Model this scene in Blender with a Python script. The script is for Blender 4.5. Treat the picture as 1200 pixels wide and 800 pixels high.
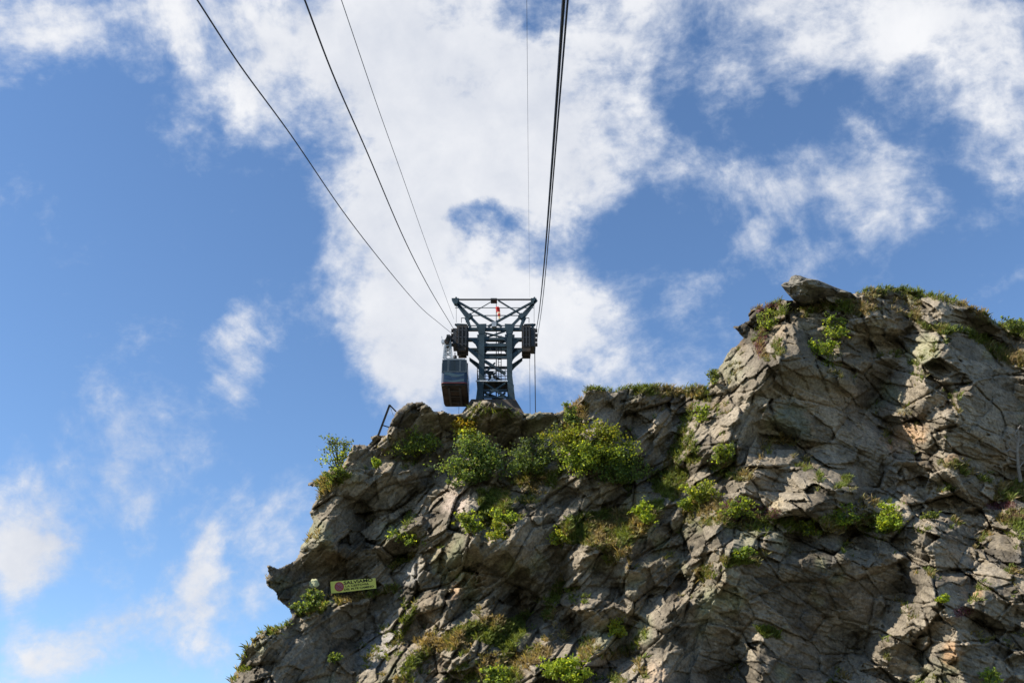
import bpy, bmesh, math, random
import numpy as np
from mathutils import Vector, Matrix, Euler
random.seed(7); rng = np.random.default_rng(11)
S = bpy.context.scene
for o in list(bpy.data.objects): bpy.data.objects.remove(o)
# ------------------------------------------------------------ camera
PITCH = math.radians(28.0); FPX = 1200*35/36
cam_d = bpy.data.cameras.new('camera'); cam = bpy.data.objects.new('camera', cam_d); S.collection.objects.link(cam)
cam_d.lens = 35; cam_d.sensor_width = 36; cam_d.clip_start = 0.1; cam_d.clip_end = 20000
cam.location = (0, 0, 0); cam.rotation_euler = (math.pi/2+PITCH, 0, 0)
S.camera = cam
S.render.resolution_x = 1024; S.render.resolution_y = 682
FW = np.array([0, math.cos(PITCH), math.sin(PITCH)]); UP = np.array([0, -math.sin(PITCH), math.cos(PITCH)]); RT = np.array([1., 0, 0])
def P(u, v, d):
    a = (u-600)/FPX; b = (400-v)/FPX
    return Vector((d*a, d*(FW[1]+b*UP[1]), d*(FW[2]+b*UP[2])))
def PY(u, v, Y):          # point at pixel on the vertical plane y = Y
    b = (400-v)/FPX
    return P(u, v, Y/(FW[1]+b*UP[1]))
def PX(u, v, X):
    return P(u, v, X*FPX/(u-600))
# ------------------------------------------------------------ view, light
S.view_settings.view_transform = 'Standard'; S.view_settings.look = 'None'
S.view_settings.exposure = 0.62; S.view_settings.gamma = 1.0
SUN = Vector((-0.72, -0.20, 0.67)).normalized()
SEL = math.asin(SUN.z); SAZ = math.atan2(SUN.x, SUN.y)
sd = bpy.data.lights.new('sun', 'SUN'); sd.energy = 5.0; sd.angle = math.radians(0.53); sd.color = (1, 0.93, 0.82)
so = bpy.data.objects.new('sun', sd); S.collection.objects.link(so)
so.rotation_euler = SUN.to_track_quat('Z', 'Y').to_euler(); so.location = (-60, 0, 120)
W = bpy.data.worlds.new('World'); S.world = W; W.use_nodes = True
nt = W.node_tree; nt.nodes.clear(); N = nt.nodes; L = nt.links
def nd(tp, **kw):
    n = N.new(tp)
    for k, x in kw.items(): setattr(n, k, x)
    return n
def mth(op, a, b=None, c=None, clamp=False):
    n = nd('ShaderNodeMath', operation=op); n.use_clamp = clamp
    for i, x in enumerate((a, b, c)):
        if x is None: continue
        if isinstance(x, (int, float)): n.inputs[i].default_value = x
        else: L.new(x, n.inputs[i])
    return n.outputs[0]
out = nd('ShaderNodeOutputWorld'); bg = nd('ShaderNodeBackground'); L.new(bg.outputs[0], out.inputs[0]); bg.inputs[1].default_value = 0.0655
sky = nd('ShaderNodeTexSky', sky_type='NISHITA'); sky.sun_disc = False
sky.sun_elevation = SEL; sky.sun_rotation = SAZ; sky.altitude = 1400; sky.air_density = 1.0; sky.dust_density = 0.25; sky.ozone_density = 2.2
hs = nd('ShaderNodeHueSaturation'); hs.inputs['Saturation'].default_value = 1.09; hs.inputs['Value'].default_value = 2.0; hs.inputs['Hue'].default_value = 0.5
L.new(sky.outputs[0], hs.inputs['Color'])
tc = nd('ShaderNodeTexCoord')
rot = nd('ShaderNodeVectorRotate', rotation_type='X_AXIS'); rot.inputs['Angle'].default_value = -PITCH
L.new(tc.outputs['Generated'], rot.inputs['Vector'])
sp = nd('ShaderNodeSeparateXYZ'); L.new(rot.outputs[0], sp.inputs[0])
yy = mth('MAXIMUM', sp.outputs[1], 0.15)
cb = nd('ShaderNodeCombineXYZ'); L.new(mth('DIVIDE', sp.outputs[0], yy), cb.inputs[0]); L.new(mth('DIVIDE', sp.outputs[2], yy), cb.inputs[1])
# ragged edges: the cloud-plane coordinate is warped at three scales
def warp(vec, scale, amt, detail=4):
    n = nd('ShaderNodeTexNoise'); n.inputs['Scale'].default_value = scale; n.inputs['Detail'].default_value = detail; n.inputs['Roughness'].default_value = 0.6
    L.new(vec, n.inputs['Vector'])
    s = nd('ShaderNodeVectorMath', operation='SUBTRACT'); L.new(n.outputs['Color'], s.inputs[0]); s.inputs[1].default_value = (.5, .5, .5)
    m = nd('ShaderNodeVectorMath', operation='SCALE'); L.new(s.outputs[0], m.inputs[0]); m.inputs['Scale'].default_value = amt
    a = nd('ShaderNodeVectorMath', operation='ADD'); L.new(vec, a.inputs[0]); L.new(m.outputs[0], a.inputs[1])
    return a.outputs[0]
cv = warp(cb.outputs[0], 9, 0.13, 9)
blobs = [(420,40,300,150,0,1.25),(540,150,210,190,0,1.2),(490,290,150,170,0,1.1),(455,420,110,120,0,.95),(650,330,150,120,0,.68),(700,405,150,60,-30,.6),
 (590,400,110,80,0,1.0),(630,200,110,130,0,.8),(130,25,210,70,8,.65),(15,30,110,120,0,.7),(930,-10,460,190,0,.88),(1130,60,230,160,0,.5),(750,120,90,170,20,.48),
 (1190,160,70,100,0,.42),(945,232,150,85,25,.8),(850,315,140,38,45,.55),(865,200,90,50,0,.4),(1045,250,75,85,0,.24),(1020,170,50,20,-35,.5),(300,395,80,110,0,1.0),(290,370,90,50,20,.3),
 (25,640,75,120,-20,1.15),(50,775,90,60,0,.9),(235,640,52,105,-15,.95),(255,740,70,105,-10,1.0),(150,725,80,60,0,.45),(175,500,150,60,-20,.2),(330,530,90,60,0,.3),
 (190,155,60,60,0,.42),(670,440,90,60,0,.4),(745,200,60,100,0,.3),(345,640,60,90,0,.3),(575,262,55,40,0,-1.3),(930,150,130,60,0,-.15),(480,195,45,30,0,-.3),(620,10,60,40,0,-.7),(650,25,25,40,0,-.2),(30,150,60,80,0,-.25),(130,310,200,160,0,-.55),(300,270,90,110,0,-.4),(735,275,60,95,0,-.55),(1120,230,60,60,0,-.3),(820,140,60,50,0,-.2),(150,780,40,60,0,-.4),(340,480,70,120,20,-.3)]
acc = None
for (cx, cy, rx, ry, an, st) in blobs:
    mp = nd('ShaderNodeMapping', vector_type='TEXTURE')
    mp.inputs['Location'].default_value = ((cx-600)/FPX, (400-cy)/FPX, 0); mp.inputs['Rotation'].default_value = (0, 0, math.radians(an)); mp.inputs['Scale'].default_value = (rx/FPX, ry/FPX, 1)
    L.new(cv, mp.inputs[0]); g = nd('ShaderNodeTexGradient', gradient_type='SPHERICAL'); L.new(mp.outputs[0], g.inputs[0])
    acc = mth('MULTIPLY', g.outputs[1], st) if acc is None else mth('MULTIPLY_ADD', g.outputs[1], st, acc)
infront = mth('MULTIPLY_ADD', sp.outputs[1], 3.0, -0.6, clamp=True)
acc = mth('ADD', mth('MULTIPLY', acc, infront), mth('MULTIPLY', mth('SUBTRACT', 1.0, infront), -0.15))
def fbm(vec, scale, detail, rough, dist=0.0):
    n = nd('ShaderNodeTexNoise'); n.inputs['Scale'].default_value = scale; n.inputs['Detail'].default_value = detail; n.inputs['Roughness'].default_value = rough; n.inputs['Distortion'].default_value = dist
    L.new(vec, n.inputs['Vector']); return n.outputs[0]
st_ = nd('ShaderNodeMapping'); st_.inputs['Rotation'].default_value = (0, .3, .7); st_.inputs['Scale'].default_value = (1, 1.5, 1.3); L.new(rot.outputs[0], st_.inputs[0])
f1 = fbm(st_.outputs[0], 5.5, 12, .62, .35); f2 = fbm(rot.outputs[0], 22, 10, .6, .2); f3 = fbm(rot.outputs[0], 3.1, 8, .55, .1)
dens = mth('ADD', acc, mth('MULTIPLY', mth('SUBTRACT', f1, .5), 3.0))
dens = mth('ADD', dens, mth('MULTIPLY', mth('SUBTRACT', f2, .5), 1.2))
f4 = fbm(st_.outputs[0], 70, 6, .6, .6); dens = mth('ADD', dens, mth('MULTIPLY', mth('SUBTRACT', f4, .5), .45))
cov = nd('ShaderNodeMapRange', interpolation_type='SMOOTHSTEP'); L.new(dens, cov.inputs[0]); cov.inputs[1].default_value = 0.04; cov.inputs[2].default_value = 1.1
# cloud radiance: bright body, greyer where thick and mottled
br = nd('ShaderNodeMapRange'); L.new(mth('ADD', f3, mth('MULTIPLY', f2, .4)), br.inputs[0]); br.inputs[1].default_value = .5; br.inputs[2].default_value = .85
thick = nd('ShaderNodeMapRange', interpolation_type='SMOOTHSTEP'); L.new(dens, thick.inputs[0]); thick.inputs[1].default_value = .2; thick.inputs[2].default_value = 1.0
cm = nd('ShaderNodeMix', data_type='RGBA'); L.new(br.outputs[0], cm.inputs[0]); cm.inputs[6].default_value = (6.6, 7.0, 7.9, 1); cm.inputs[7].default_value = (9.3, 9.4, 9.7, 1)
cm2 = nd('ShaderNodeMix', data_type='RGBA'); L.new(thick.outputs[0], cm2.inputs[0]); cm2.inputs[6].default_value = (6.0, 6.8, 8.3, 1); L.new(cm.outputs[2], cm2.inputs[7])
mx = nd('ShaderNodeMix', data_type='RGBA'); L.new(cov.outputs[0], mx.inputs[0]); L.new(hs.outputs[0], mx.inputs[6]); L.new(cm2.outputs[2], mx.inputs[7])
L.new(mx.outputs[2], bg.inputs[0])
# ------------------------------------------------------------ helpers
def tag(o, label=None, cat=None, group=None, kind=None):
    for k, x in (('label', label), ('category', cat), ('group', group), ('kind', kind)):
        if x: o[k] = x
    return o
def link(o, parent=None):
    S.collection.objects.link(o)
    if parent: o.parent = parent; 
    return o
def empty(name, loc=(0,0,0), **kw):
    o = bpy.data.objects.new(name, None); o.location = loc; o.empty_display_size = .3; link(o); tag(o, **kw); return o
def mobj(name, verts, faces, mat, parent=None, smooth=False):
    me = bpy.data.meshes.new(name)
    off = Vector(parent_world(parent)) if parent else Vector((0,0,0))
    me.from_pydata([tuple(Vector(v)-off) for v in verts], [], faces); me.update()
    if mat: me.materials.append(mat)
    if smooth: me.shade_smooth()
    return link(bpy.data.objects.new(name, me), parent)
def parent_world(p):
    v = Vector((0,0,0))
    while p: v += p.location; p = p.parent
    return v
def bulk(name, V, F, mat, parent=None, attrs=None, uv=None):   # numpy mesh, F (n,k) all same k
    me = bpy.data.meshes.new(name); off = np.array(parent_world(parent)) if parent else np.zeros(3)
    n, k = F.shape
    me.vertices.add(len(V)); me.vertices.foreach_set('co', (V-off).astype(np.float32).ravel())
    me.loops.add(n*k); me.loops.foreach_set('vertex_index', F.astype(np.int32).ravel())
    me.polygons.add(n); me.polygons.foreach_set('loop_start', (np.arange(n)*k).astype(np.int32)); me.polygons.foreach_set('loop_total', np.full(n, k, np.int32))
    me.update(calc_edges=True); me.validate()
    for an, (dom, arr) in (attrs or {}).items():
        a = me.attributes.new(an, 'FLOAT_COLOR', dom); c = np.ones((len(arr), 4), np.float32); c[:, :3] = arr; a.data.foreach_set('color', c.ravel())
    me.materials.append(mat); return link(bpy.data.objects.new(name, me), parent)
class MB:
    def __init__(s): s.v = []; s.f = []
    def beam(s, a, b, w, h=None, w2=None, h2=None):
        a, b = Vector(a), Vector(b); h = h or w; w2 = w2 or w; h2 = h2 or h; d = (b-a).normalized()
        ref = Vector((0,1,0)) if abs(d.y) < .9 else Vector((0,0,1))
        x = d.cross(ref).normalized(); y = x.cross(d).normalized(); i = len(s.v)
        for p, ww, hh in ((a, w, h), (b, w2, h2)):
            for sx, sy in ((-1,-1),(1,-1),(1,1),(-1,1)): s.v.append(p+x*sx*ww/2+y*sy*hh/2)
        s.f += [(i,i+1,i+2,i+3),(i+7,i+6,i+5,i+4)]+[(i+k, i+4+k, i+4+(k+1)%4, i+(k+1)%4) for k in range(4)]; return s
    def box(s, x0, x1, y0, y1, z0, z1):
        i = len(s.v); s.v += [Vector(p) for p in ((x0,y0,z0),(x1,y0,z0),(x1,y1,z0),(x0,y1,z0),(x0,y0,z1),(x1,y0,z1),(x1,y1,z1),(x0,y1,z1))]
        s.f += [(i+3,i+2,i+1,i),(i+4,i+5,i+6,i+7),(i,i+1,i+5,i+4),(i+1,i+2,i+6,i+5),(i+2,i+3,i+7,i+6),(i+3,i,i+4,i+7)]; return s
    def tube(s, pts, r, n=6, r2=None):
        pts = [Vector(p) for p in pts]; i = len(s.v); m = len(pts)
        for k, p in enumerate(pts):
            d = (pts[min(k+1, m-1)]-pts[max(k-1, 0)]).normalized(); ref = Vector((0,0,1)) if abs(d.z) < .9 else Vector((0,1,0))
            x = d.cross(ref).normalized(); y = x.cross(d); rr = r if r2 is None else r+(r2-r)*k/(m-1)
            for q in range(n): t = 2*math.pi*q/n; s.v.append(p+x*rr*math.cos(t)+y*rr*math.sin(t))
        for k in range(m-1):
            for q in range(n): a = i+k*n+q; b = i+k*n+(q+1)%n; s.f.append((a, b, b+n, a+n))
        s.f.append(tuple(i+q for q in range(n))[::-1]); s.f.append(tuple(i+(m-1)*n+q for q in range(n))); return s
    def prism(s, poly, y0, y1):        # poly: list of (x,z); extruded in y
        i = len(s.v); n = len(poly)
        for y in (y0, y1): s.v += [Vector((p[0], y, p[1])) for p in poly]
        s.f.append(tuple(range(i, i+n))); s.f.append(tuple(range(i+2*n-1, i+n-1, -1)))
        s.f += [(i+k, i+n+k, i+n+(k+1)%n, i+(k+1)%n) for k in range(n)]; return s
    def build(s, name, mat, parent=None, smooth=False): 
        o = mobj(name, s.v, s.f, mat, parent, smooth)
        bm = bmesh.new(); bm.from_mesh(o.data); bmesh.ops.recalc_face_normals(bm, faces=bm.faces); bm.to_mesh(o.data); bm.free(); return o
def mat(name, col, rough=.7, metal=0, var=.25, scale=3., bump=0., attr=None, trans=0., spec=.3, col2=None, streak=None):
    m = bpy.data.materials.new(name); m.use_nodes = True; t = m.node_tree; b = t.nodes['Principled BSDF']
    b.inputs['Roughness'].default_value = rough; b.inputs['Metallic'].default_value = metal; b.inputs['Specular IOR Level'].default_value = spec
    tcn = t.nodes.new('ShaderNodeTexCoord'); no = t.nodes.new('ShaderNodeTexNoise'); no.inputs['Scale'].default_value = scale; no.inputs['Detail'].default_value = 8; no.inputs['Roughness'].default_value = .65
    if streak:
        mpn = t.nodes.new('ShaderNodeMapping'); mpn.inputs['Scale'].default_value = streak; t.links.new(tcn.outputs['Object'], mpn.inputs[0]); t.links.new(mpn.outputs[0], no.inputs['Vector'])
    else: t.links.new(tcn.outputs['Object'], no.inputs['Vector'])
    mr = t.nodes.new('ShaderNodeMapRange'); mr.inputs[1].default_value = .3; mr.inputs[2].default_value = .7; mr.inputs[3].default_value = 1-var; mr.inputs[4].default_value = 1+var; t.links.new(no.outputs[0], mr.inputs[0])
    mul = t.nodes.new('ShaderNodeVectorMath'); mul.operation = 'SCALE'; t.links.new(mr.outputs[0], mul.inputs['Scale'])
    if attr: an = t.nodes.new('ShaderNodeAttribute'); an.attribute_name = attr; src = an.outputs['Color']; t.links.new(src, mul.inputs[0])
    elif col2:
        mm = t.nodes.new('ShaderNodeMix'); mm.data_type = 'RGBA'; n2 = t.nodes.new('ShaderNodeTexNoise'); n2.inputs['Scale'].default_value = scale*.4; n2.inputs['Detail'].default_value = 5; t.links.new(tcn.outputs['Object'], n2.inputs['Vector'])
        r2 = t.nodes.new('ShaderNodeMapRange'); r2.inputs[1].default_value = .42; r2.inputs[2].default_value = .58; t.links.new(n2.outputs[0], r2.inputs[0]); t.links.new(r2.outputs[0], mm.inputs[0])
        mm.inputs[6].default_value = (*col, 1); mm.inputs[7].default_value = (*col2, 1); t.links.new(mm.outputs[2], mul.inputs[0])
    else: mul.inputs[0].default_value = col
    t.links.new(mul.outputs[0], b.inputs['Base Color'])
    if bump:
        bp = t.nodes.new('ShaderNodeBump'); bp.inputs['Strength'].default_value = bump; bp.inputs['Distance'].default_value = .05; t.links.new(no.outputs[0], bp.inputs['Height']); t.links.new(bp.outputs[0], b.inputs['Normal'])
    if trans:
        tr = t.nodes.new('ShaderNodeBsdfTranslucent'); ms = t.nodes.new('ShaderNodeMixShader'); ms.inputs[0].default_value = trans
        sc = t.nodes.new('ShaderNodeVectorMath'); sc.operation = 'MULTIPLY'; sc.inputs[1].default_value = (2.2, 2.0, .8); t.links.new(mul.outputs[0], sc.inputs[0]); t.links.new(sc.outputs[0], tr.inputs[0])
        t.links.new(b.outputs[0], ms.inputs[1]); t.links.new(tr.outputs[0], ms.inputs[2]); t.links.new(ms.outputs[0], t.nodes['Material Output'].inputs[0])
    return m
# ------------------------------------------------------------ numpy noise
def hash2(ix, iy, k):
    h = (ix.astype(np.int64)*374761393 + iy.astype(np.int64)*668265263 + k*2147483647) & 0xffffffff
    h = ((h ^ (h >> 13))*1274126177) & 0xffffffff; h = ((h ^ (h >> 16))*2246822519) & 0xffffffff
    return ((h ^ (h >> 15)) & 0xffffff)/float(0xffffff)
def vnoise(x, y, k=0):
    ix = np.floor(x); iy = np.floor(y); fx = x-ix; fy = y-iy; fx = fx*fx*(3-2*fx); fy = fy*fy*(3-2*fy)
    a = hash2(ix, iy, k); b = hash2(ix+1, iy, k); c = hash2(ix, iy+1, k); d = hash2(ix+1, iy+1, k)
    return (a*(1-fx)+b*fx)*(1-fy)+(c*(1-fx)+d*fx)*fy-.5
def fb(x, y, k=0, o=4):
    r = 0; a = 1.
    for i in range(o): r = r+a*vnoise(x, y, k+i*17); x = x*2.03+5.1; y = y*2.03+1.7; a *= .5
    return r
def worley(x, y, k=0):      # nearest cell: dx, dy, three randoms, F2-F1
    ix = np.floor(x); iy = np.floor(y); b1 = np.full(x.shape, 1e9); b2 = b1.copy(); DX = np.zeros_like(x); DY = np.zeros_like(x); CX = np.zeros_like(x); CY = np.zeros_like(x)
    for i in (-1, 0, 1):
        for j in (-1, 0, 1):
            cx = ix+i; cy = iy+j; dx = x-cx-hash2(cx, cy, k); dy = y-cy-hash2(cx, cy, k+1); d = dx*dx+dy*dy; m = d < b1
            b2 = np.where(m, b1, np.minimum(b2, d)); b1 = np.where(m, d, b1); DX = np.where(m, dx, DX); DY = np.where(m, dy, DY); CX = np.where(m, cx, CX); CY = np.where(m, cy, CY)
    return DX, DY, hash2(CX, CY, k+2)-.5, hash2(CX, CY, k+3)-.5, hash2(CX, CY, k+4)-.5, np.sqrt(b2)-np.sqrt(b1)
def inpoly(X, Y, poly):
    r = np.zeros(X.shape, bool); n = len(poly)
    for i in range(n):
        x0, y0 = poly[i]; x1, y1 = poly[(i+1) % n]
        if y0 == y1: continue
        r ^= ((Y < y0) != (Y < y1)) & (X < (x1-x0)*(Y-y0)/(y1-y0)+x0)
    return r
# ------------------------------------------------------------ the cliff, traced: outline and the lie of its faces
SKY = [(235,1060),(250,900),(262,830),(270,800),(272,792),(278,780),(284,768),(290,757),(300,744),(310,738),(322,735),(335,731),(341,722),(338,713),(326,702),(323,694),(314,688),(311,678),(314,672),(312,662),(316,661),(326,665),(338,660),(347,655),(350,648),(353,640),(362,622),(366,610),(362,600),(366,590),(375,580),(374,572),(361,570),(363,565),(374,565),(378,555),(388,548),(397,548),(405,540),(410,528),(413,520),(430,520),(436,516),(434,512),(440,509),(452,510),(456,500),(463,482),(472,476),(476,472),(495,470),(502,476),(507,481),(520,482),(530,484),(541,483),(553,475),(556,470),(575,470),(590,476),(605,482),(615,484),(640,482),(655,482),(662,477),(672,476),(682,466),(684,460),(688,456),(695,455),(720,457),(745,453),(765,452),(772,452),(790,455),(803,455),(815,452),(830,455),(834,440),(845,425),(857,408),(867,400),(871,397),(866,392),(859,386),(858,383),(865,380),(878,375),(876,368),(880,363),(895,361),(905,355),(916,352),(928,351),(940,345),(975,345),(995,343),(1015,341),(1035,337),(1050,337),(1075,342),(1100,346),(1115,350),(1135,357),(1150,364),(1160,372),(1170,380),(1185,380),(1200,378),(1240,385),(1320,372),(1420,400),(1420,1060)]
Lp = [[(834,480),(840,440),(857,408),(872,395),(886,380),(892,372),(895,420),(888,440),(878,460),(873,480)],[(858,384),(878,375),(882,378),(868,392)],
 [(905,370),(925,365),(928,385),(930,400),(935,416),(920,418),(905,425),(888,440),(886,435),(893,415),(898,395),(903,380)],
 [(1000,376),(1020,366),(1032,367),(1008,380)],[(1000,412),(1030,413),(1060,408),(1085,393),(1098,393),(1075,410),(1050,420),(1020,420),(1000,425)],
 [(1025,480),(1024,460),(1040,445),(1055,425),(1075,408),(1100,393),(1118,393),(1105,405),(1090,420),(1078,428),(1085,440),(1078,460),(1080,480)],
 [(1100,480),(1115,465),(1130,450),(1140,448),(1148,455),(1128,465),(1122,480),(1118,485),(1100,500),(1085,510),(1070,530),(1055,522),(1042,515),(1050,500),(1070,510),(1088,500),(1090,490)],
 [(1098,440),(1110,430),(1118,438),(1105,448)],[(1065,350),(1090,345),(1105,348),(1103,355),(1087,362),(1087,376),(1070,372),(1050,365)],[(1188,430),(1200,435),(1205,445),(1190,445)],
 [(793,545),(800,480),(835,480),(873,480),(868,492),(850,500),(858,512),(845,525),(830,520),(815,530)],[(894,518),(925,522),(933,522),(932,535),(925,545),(897,550),(894,545)],
 [(940,523),(965,530),(985,550),(1000,565),(1000,575),(960,570),(935,560),(925,555),(940,545)],[(912,575),(920,566),(945,572),(955,575),(950,590),(935,592),(915,598),(913,590)],
 [(865,530),(878,525),(885,545),(870,550),(860,548)],[(845,560),(870,550),(875,562),(855,580),(845,575)],[(1042,546),(1055,530),(1080,530),(1100,545),(1085,548),(1060,540)],
 [(1020,585),(1045,568),(1062,580),(1065,595),(1045,605),(1022,598)],[(1080,580),(1110,566),(1105,580)],[(1057,603),(1110,597),(1165,597),(1160,612),(1140,625),(1110,612),(1085,625),(1075,640),(1058,640)],
 [(1140,625),(1165,612),(1200,630),(1200,650),(1180,660),(1150,645)],[(800,650),(815,640),(828,642),(800,667)],[(800,670),(820,680),(818,702),(800,720)],[(838,660),(848,656),(842,680)],
 [(930,640),(950,640),(945,655),(930,668)],[(886,738),(890,745),(893,780),(882,800),(850,800),(865,780),(875,748)],[(882,800),(850,800),(840,840),(885,850)],[(1008,645),(1025,640),(1038,640),(1030,652),(1012,655)],
 [(1060,660),(1075,658),(1095,680),(1100,705),(1085,720),(1070,735),(1050,745),(1030,760),(1000,785),(985,800),(990,780),(1000,760),(1025,735),(1045,718),(1047,700),(1062,690)],
 [(1093,675),(1130,667),(1140,672),(1118,680),(1096,685)],[(1080,770),(1100,740),(1115,755),(1110,775),(1120,785),(1085,800)],[(1185,780),(1200,775),(1200,800)],
 [(724,520),(745,500),(765,485),(775,475),(778,478),(758,500),(750,512),(745,530)],[(750,530),(763,515),(773,513),(752,545)],[(800,465),(832,458),(836,480),(815,500),(800,520),(793,545),(805,500)],
 [(765,565),(780,570),(772,590),(762,590)],[(595,575),(617,565),(615,582),(595,590)],[(655,585),(680,580),(675,600),(660,600)],[(616,625),(632,602),(635,610),(625,630)],
 [(655,660),(670,645),(688,640),(680,655),(660,670)],[(657,690),(658,675),(672,668),(680,680),(678,705),(660,712)],[(730,675),(733,652),(740,655),(740,665)],[(740,655),(795,647),(795,652),(770,658),(743,664)],
 [(737,735),(760,705),(785,665),(800,650),(800,665),(785,700),(785,715),(770,745),(755,750),(740,740)],[(618,780),(640,762),(690,768),(697,775),(660,780),(620,785)],[(615,745),(640,725),(640,745),(625,760)],
 [(700,780),(735,768),(760,775),(775,790),(770,800),(700,820)],[(670,742),(710,738),(690,748)],[(272,800),(285,775),(305,762),(308,772),(298,790),(290,800)],
 [(412,755),(420,740),(445,720),(470,700),(475,745),(470,800),(430,800),(418,775)],[(459,663),(480,650),(500,655),(505,670),(485,688),(465,688)],[(430,552),(450,543),(480,540),(475,548),(445,553)],
 [(468,600),(490,580),(500,570),(515,558),(525,560),(515,572),(500,582),(490,600)],[(510,590),(520,575),(540,570),(552,580),(548,590),(535,600),(510,600)],[(561,495),(564,488),(564,505),(561,515)],
 [(465,605),(495,590),(492,610),(470,617)],[(430,625),(450,612),(455,620),(445,632)],[(500,590),(540,600),(530,615),(505,630),(498,632),(510,615)],[(515,720),(525,695),(538,680),(543,685),(530,700),(520,715)],
 [(495,755),(520,735),(545,720),(555,722),(535,735),(510,755)],[(488,690),(505,680),(500,700),(490,710)],[(475,765),(495,745),(500,755),(485,770)],[(585,790),(600,775),(612,765),(625,780),(620,800)],
 [(378,590),(385,580),(395,580),(388,600),(387,615),(370,632),(350,650),(348,645),(362,620),(370,600)],[(432,625),(440,615),(460,612),(455,622),(435,632)],[(800,560),(840,545),(838,570),(812,592),(798,590)],[(812,615),(840,600),(845,625),(815,650),(800,648)]]
Sp = [[(836,458),(858,450),(848,462)],[(925,365),(960,380),(970,390),(968,410),(950,425),(940,418),(930,400)],
 [(873,480),(1000,470),(1025,480),(1035,520),(1050,530),(1045,545),(1030,560),(1020,580),(1003,590),(1000,565),(985,548),(965,530),(935,515),(900,512),(878,510),(868,495)],
 [(1005,374),(1030,368),(1075,378),(1078,388),(1050,398),(1000,405)],[(1118,393),(1140,400),(1155,410),(1150,422),(1110,418),(1078,428),(1090,420),(1105,405)],
 [(1078,428),(1150,422),(1170,430),(1190,440),(1230,455),(1230,560),(1180,565),(1150,545),(1130,540),(1105,510),(1120,500),(1125,470),(1140,450),(1130,435)],
 [(1087,362),(1105,352),(1118,350),(1140,360),(1165,378),(1185,405),(1170,402),(1130,385),(1100,380),(1088,378)],[(860,495),(885,488),(900,515),(880,525),(860,512)],[(897,550),(925,545),(932,548),(925,553),(905,555)],
 [(955,575),(1000,575),(1005,600),(985,605),(960,610),(920,600),(950,592)],[(870,560),(895,558),(912,570),(910,592),(890,596),(880,590),(868,575)],[(1052,570),(1068,558),(1092,572),(1085,585),(1065,580)],
 [(1120,545),(1170,570),(1172,590),(1150,597),(1125,580)],[(1125,610),(1138,603),(1145,615),(1135,618)],[(1100,630),(1125,615),(1140,625),(1150,640),(1130,645),(1100,640)],[(800,667),(828,645),(830,655),(815,668)],
 [(842,662),(860,657),(930,658),(945,655),(1000,660),(1040,645),(1060,660),(1060,685),(1045,715),(1020,740),(1000,755),(980,780),(960,830),(895,830),(893,780),(888,740),(880,742),(870,760),(850,800),(830,850),(790,820),(765,775),(750,755),(772,745),(790,735),(800,720),(825,700),(842,680)],
 [(1064,680),(1076,685),(1074,693),(1064,690)],[(1096,685),(1118,680),(1138,675),(1138,720),(1120,722),(1100,715),(1100,705)],[(1095,645),(1140,640),(1145,655),(1138,668),(1098,672)],[(1155,690),(1190,700),(1190,740),(1155,735)],
 [(1040,760),(1070,735),(1085,740),(1075,790),(1040,790)],[(1120,760),(1180,750),(1190,800),(1120,830)],[(710,475),(725,471),(745,478),(740,500),(720,510),(710,500)],[(758,502),(778,478),(798,480),(795,505),(785,510)],
 [(765,515),(782,512),(775,545),(757,550),(752,540)],[(555,490),(563,478),(600,482),(655,487),(655,500),(620,510),(600,530),(575,525),(560,505)],[(690,562),(720,560),(735,575),(720,590),(692,590)],
 [(625,635),(635,605),(658,605),(655,630),(640,640),(617,632)],[(672,665),(700,648),(712,650),(725,690),(735,715),(725,712),(695,700),(680,690)],[(743,664),(770,658),(797,652),(790,680),(765,700),(740,690),(730,680)],
 [(313,665),(350,655),(375,672),(395,680),(350,715),(340,720),(325,700)],[(410,640),(440,640),(460,660),(455,680),(440,690),(410,680)],
 [(345,728),(380,715),(440,705),(455,725),(440,740),(410,755),(412,770),(425,830),(310,830),(305,770),(318,750)],[(453,510),(458,492),(475,475),(495,470),(505,480),(545,485),(555,490),(545,515),(520,540),(500,540),(465,535),(455,530)],
 [(415,522),(455,525),(465,540),(440,548),(410,550),(400,545)],[(430,560),(520,545),(510,565),(490,578),(465,595),(440,600)],[(490,640),(520,620),(515,640),(500,665)],[(512,725),(530,712),(535,720),(520,735)],
 [(470,745),(478,710),(490,705),(488,740),(475,760)],[(388,598),(395,585),(415,600),(412,625),(385,635),(372,630)],[(390,570),(440,565),(460,580),(440,600),(415,600),(395,585)],[(410,600),(430,610),(430,640),(412,640)]]
Dp = [[(563,482),(600,483),(655,489),(650,500),(615,510),(595,528),(572,522),(562,508)],[(455,512),(460,492),(475,474),(495,471),(506,481),(540,485),(530,500),(500,512),(470,520)],[(1100,362),(1118,352),(1140,362),(1165,380),(1182,402),(1140,388),(1100,378)],[(885,442),(900,432),(920,420),(933,416),(950,425),(975,440),(1000,452),(1000,470),(960,482),(930,470),(900,470),(880,462)],[(1000,425),(1050,420),(1058,422),(1040,450),(1024,470),(1024,480),(1000,480)],
 [(1045,545),(1060,538),(1088,548),(1080,560),(1055,555)],[(1080,592),(1160,596),(1160,601),(1080,598)],[(688,459),(735,458),(738,465),(725,472),(705,485),(688,482)],[(600,640),(655,640),(658,665),(650,690),(620,700),(600,680)],
 [(655,715),(720,712),(735,720),(755,700),(760,690),(758,710),(735,730),(720,740),(660,738)],[(350,656),(372,634),(410,635),(410,680),(380,678)],[(560,640),(600,632),(610,650),(605,690),(590,705),(570,690),(560,670)],[(740,500),(760,505),(750,515)],
 [(640,600),(660,600),(640,640),(600,640),(600,620)]]
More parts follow.
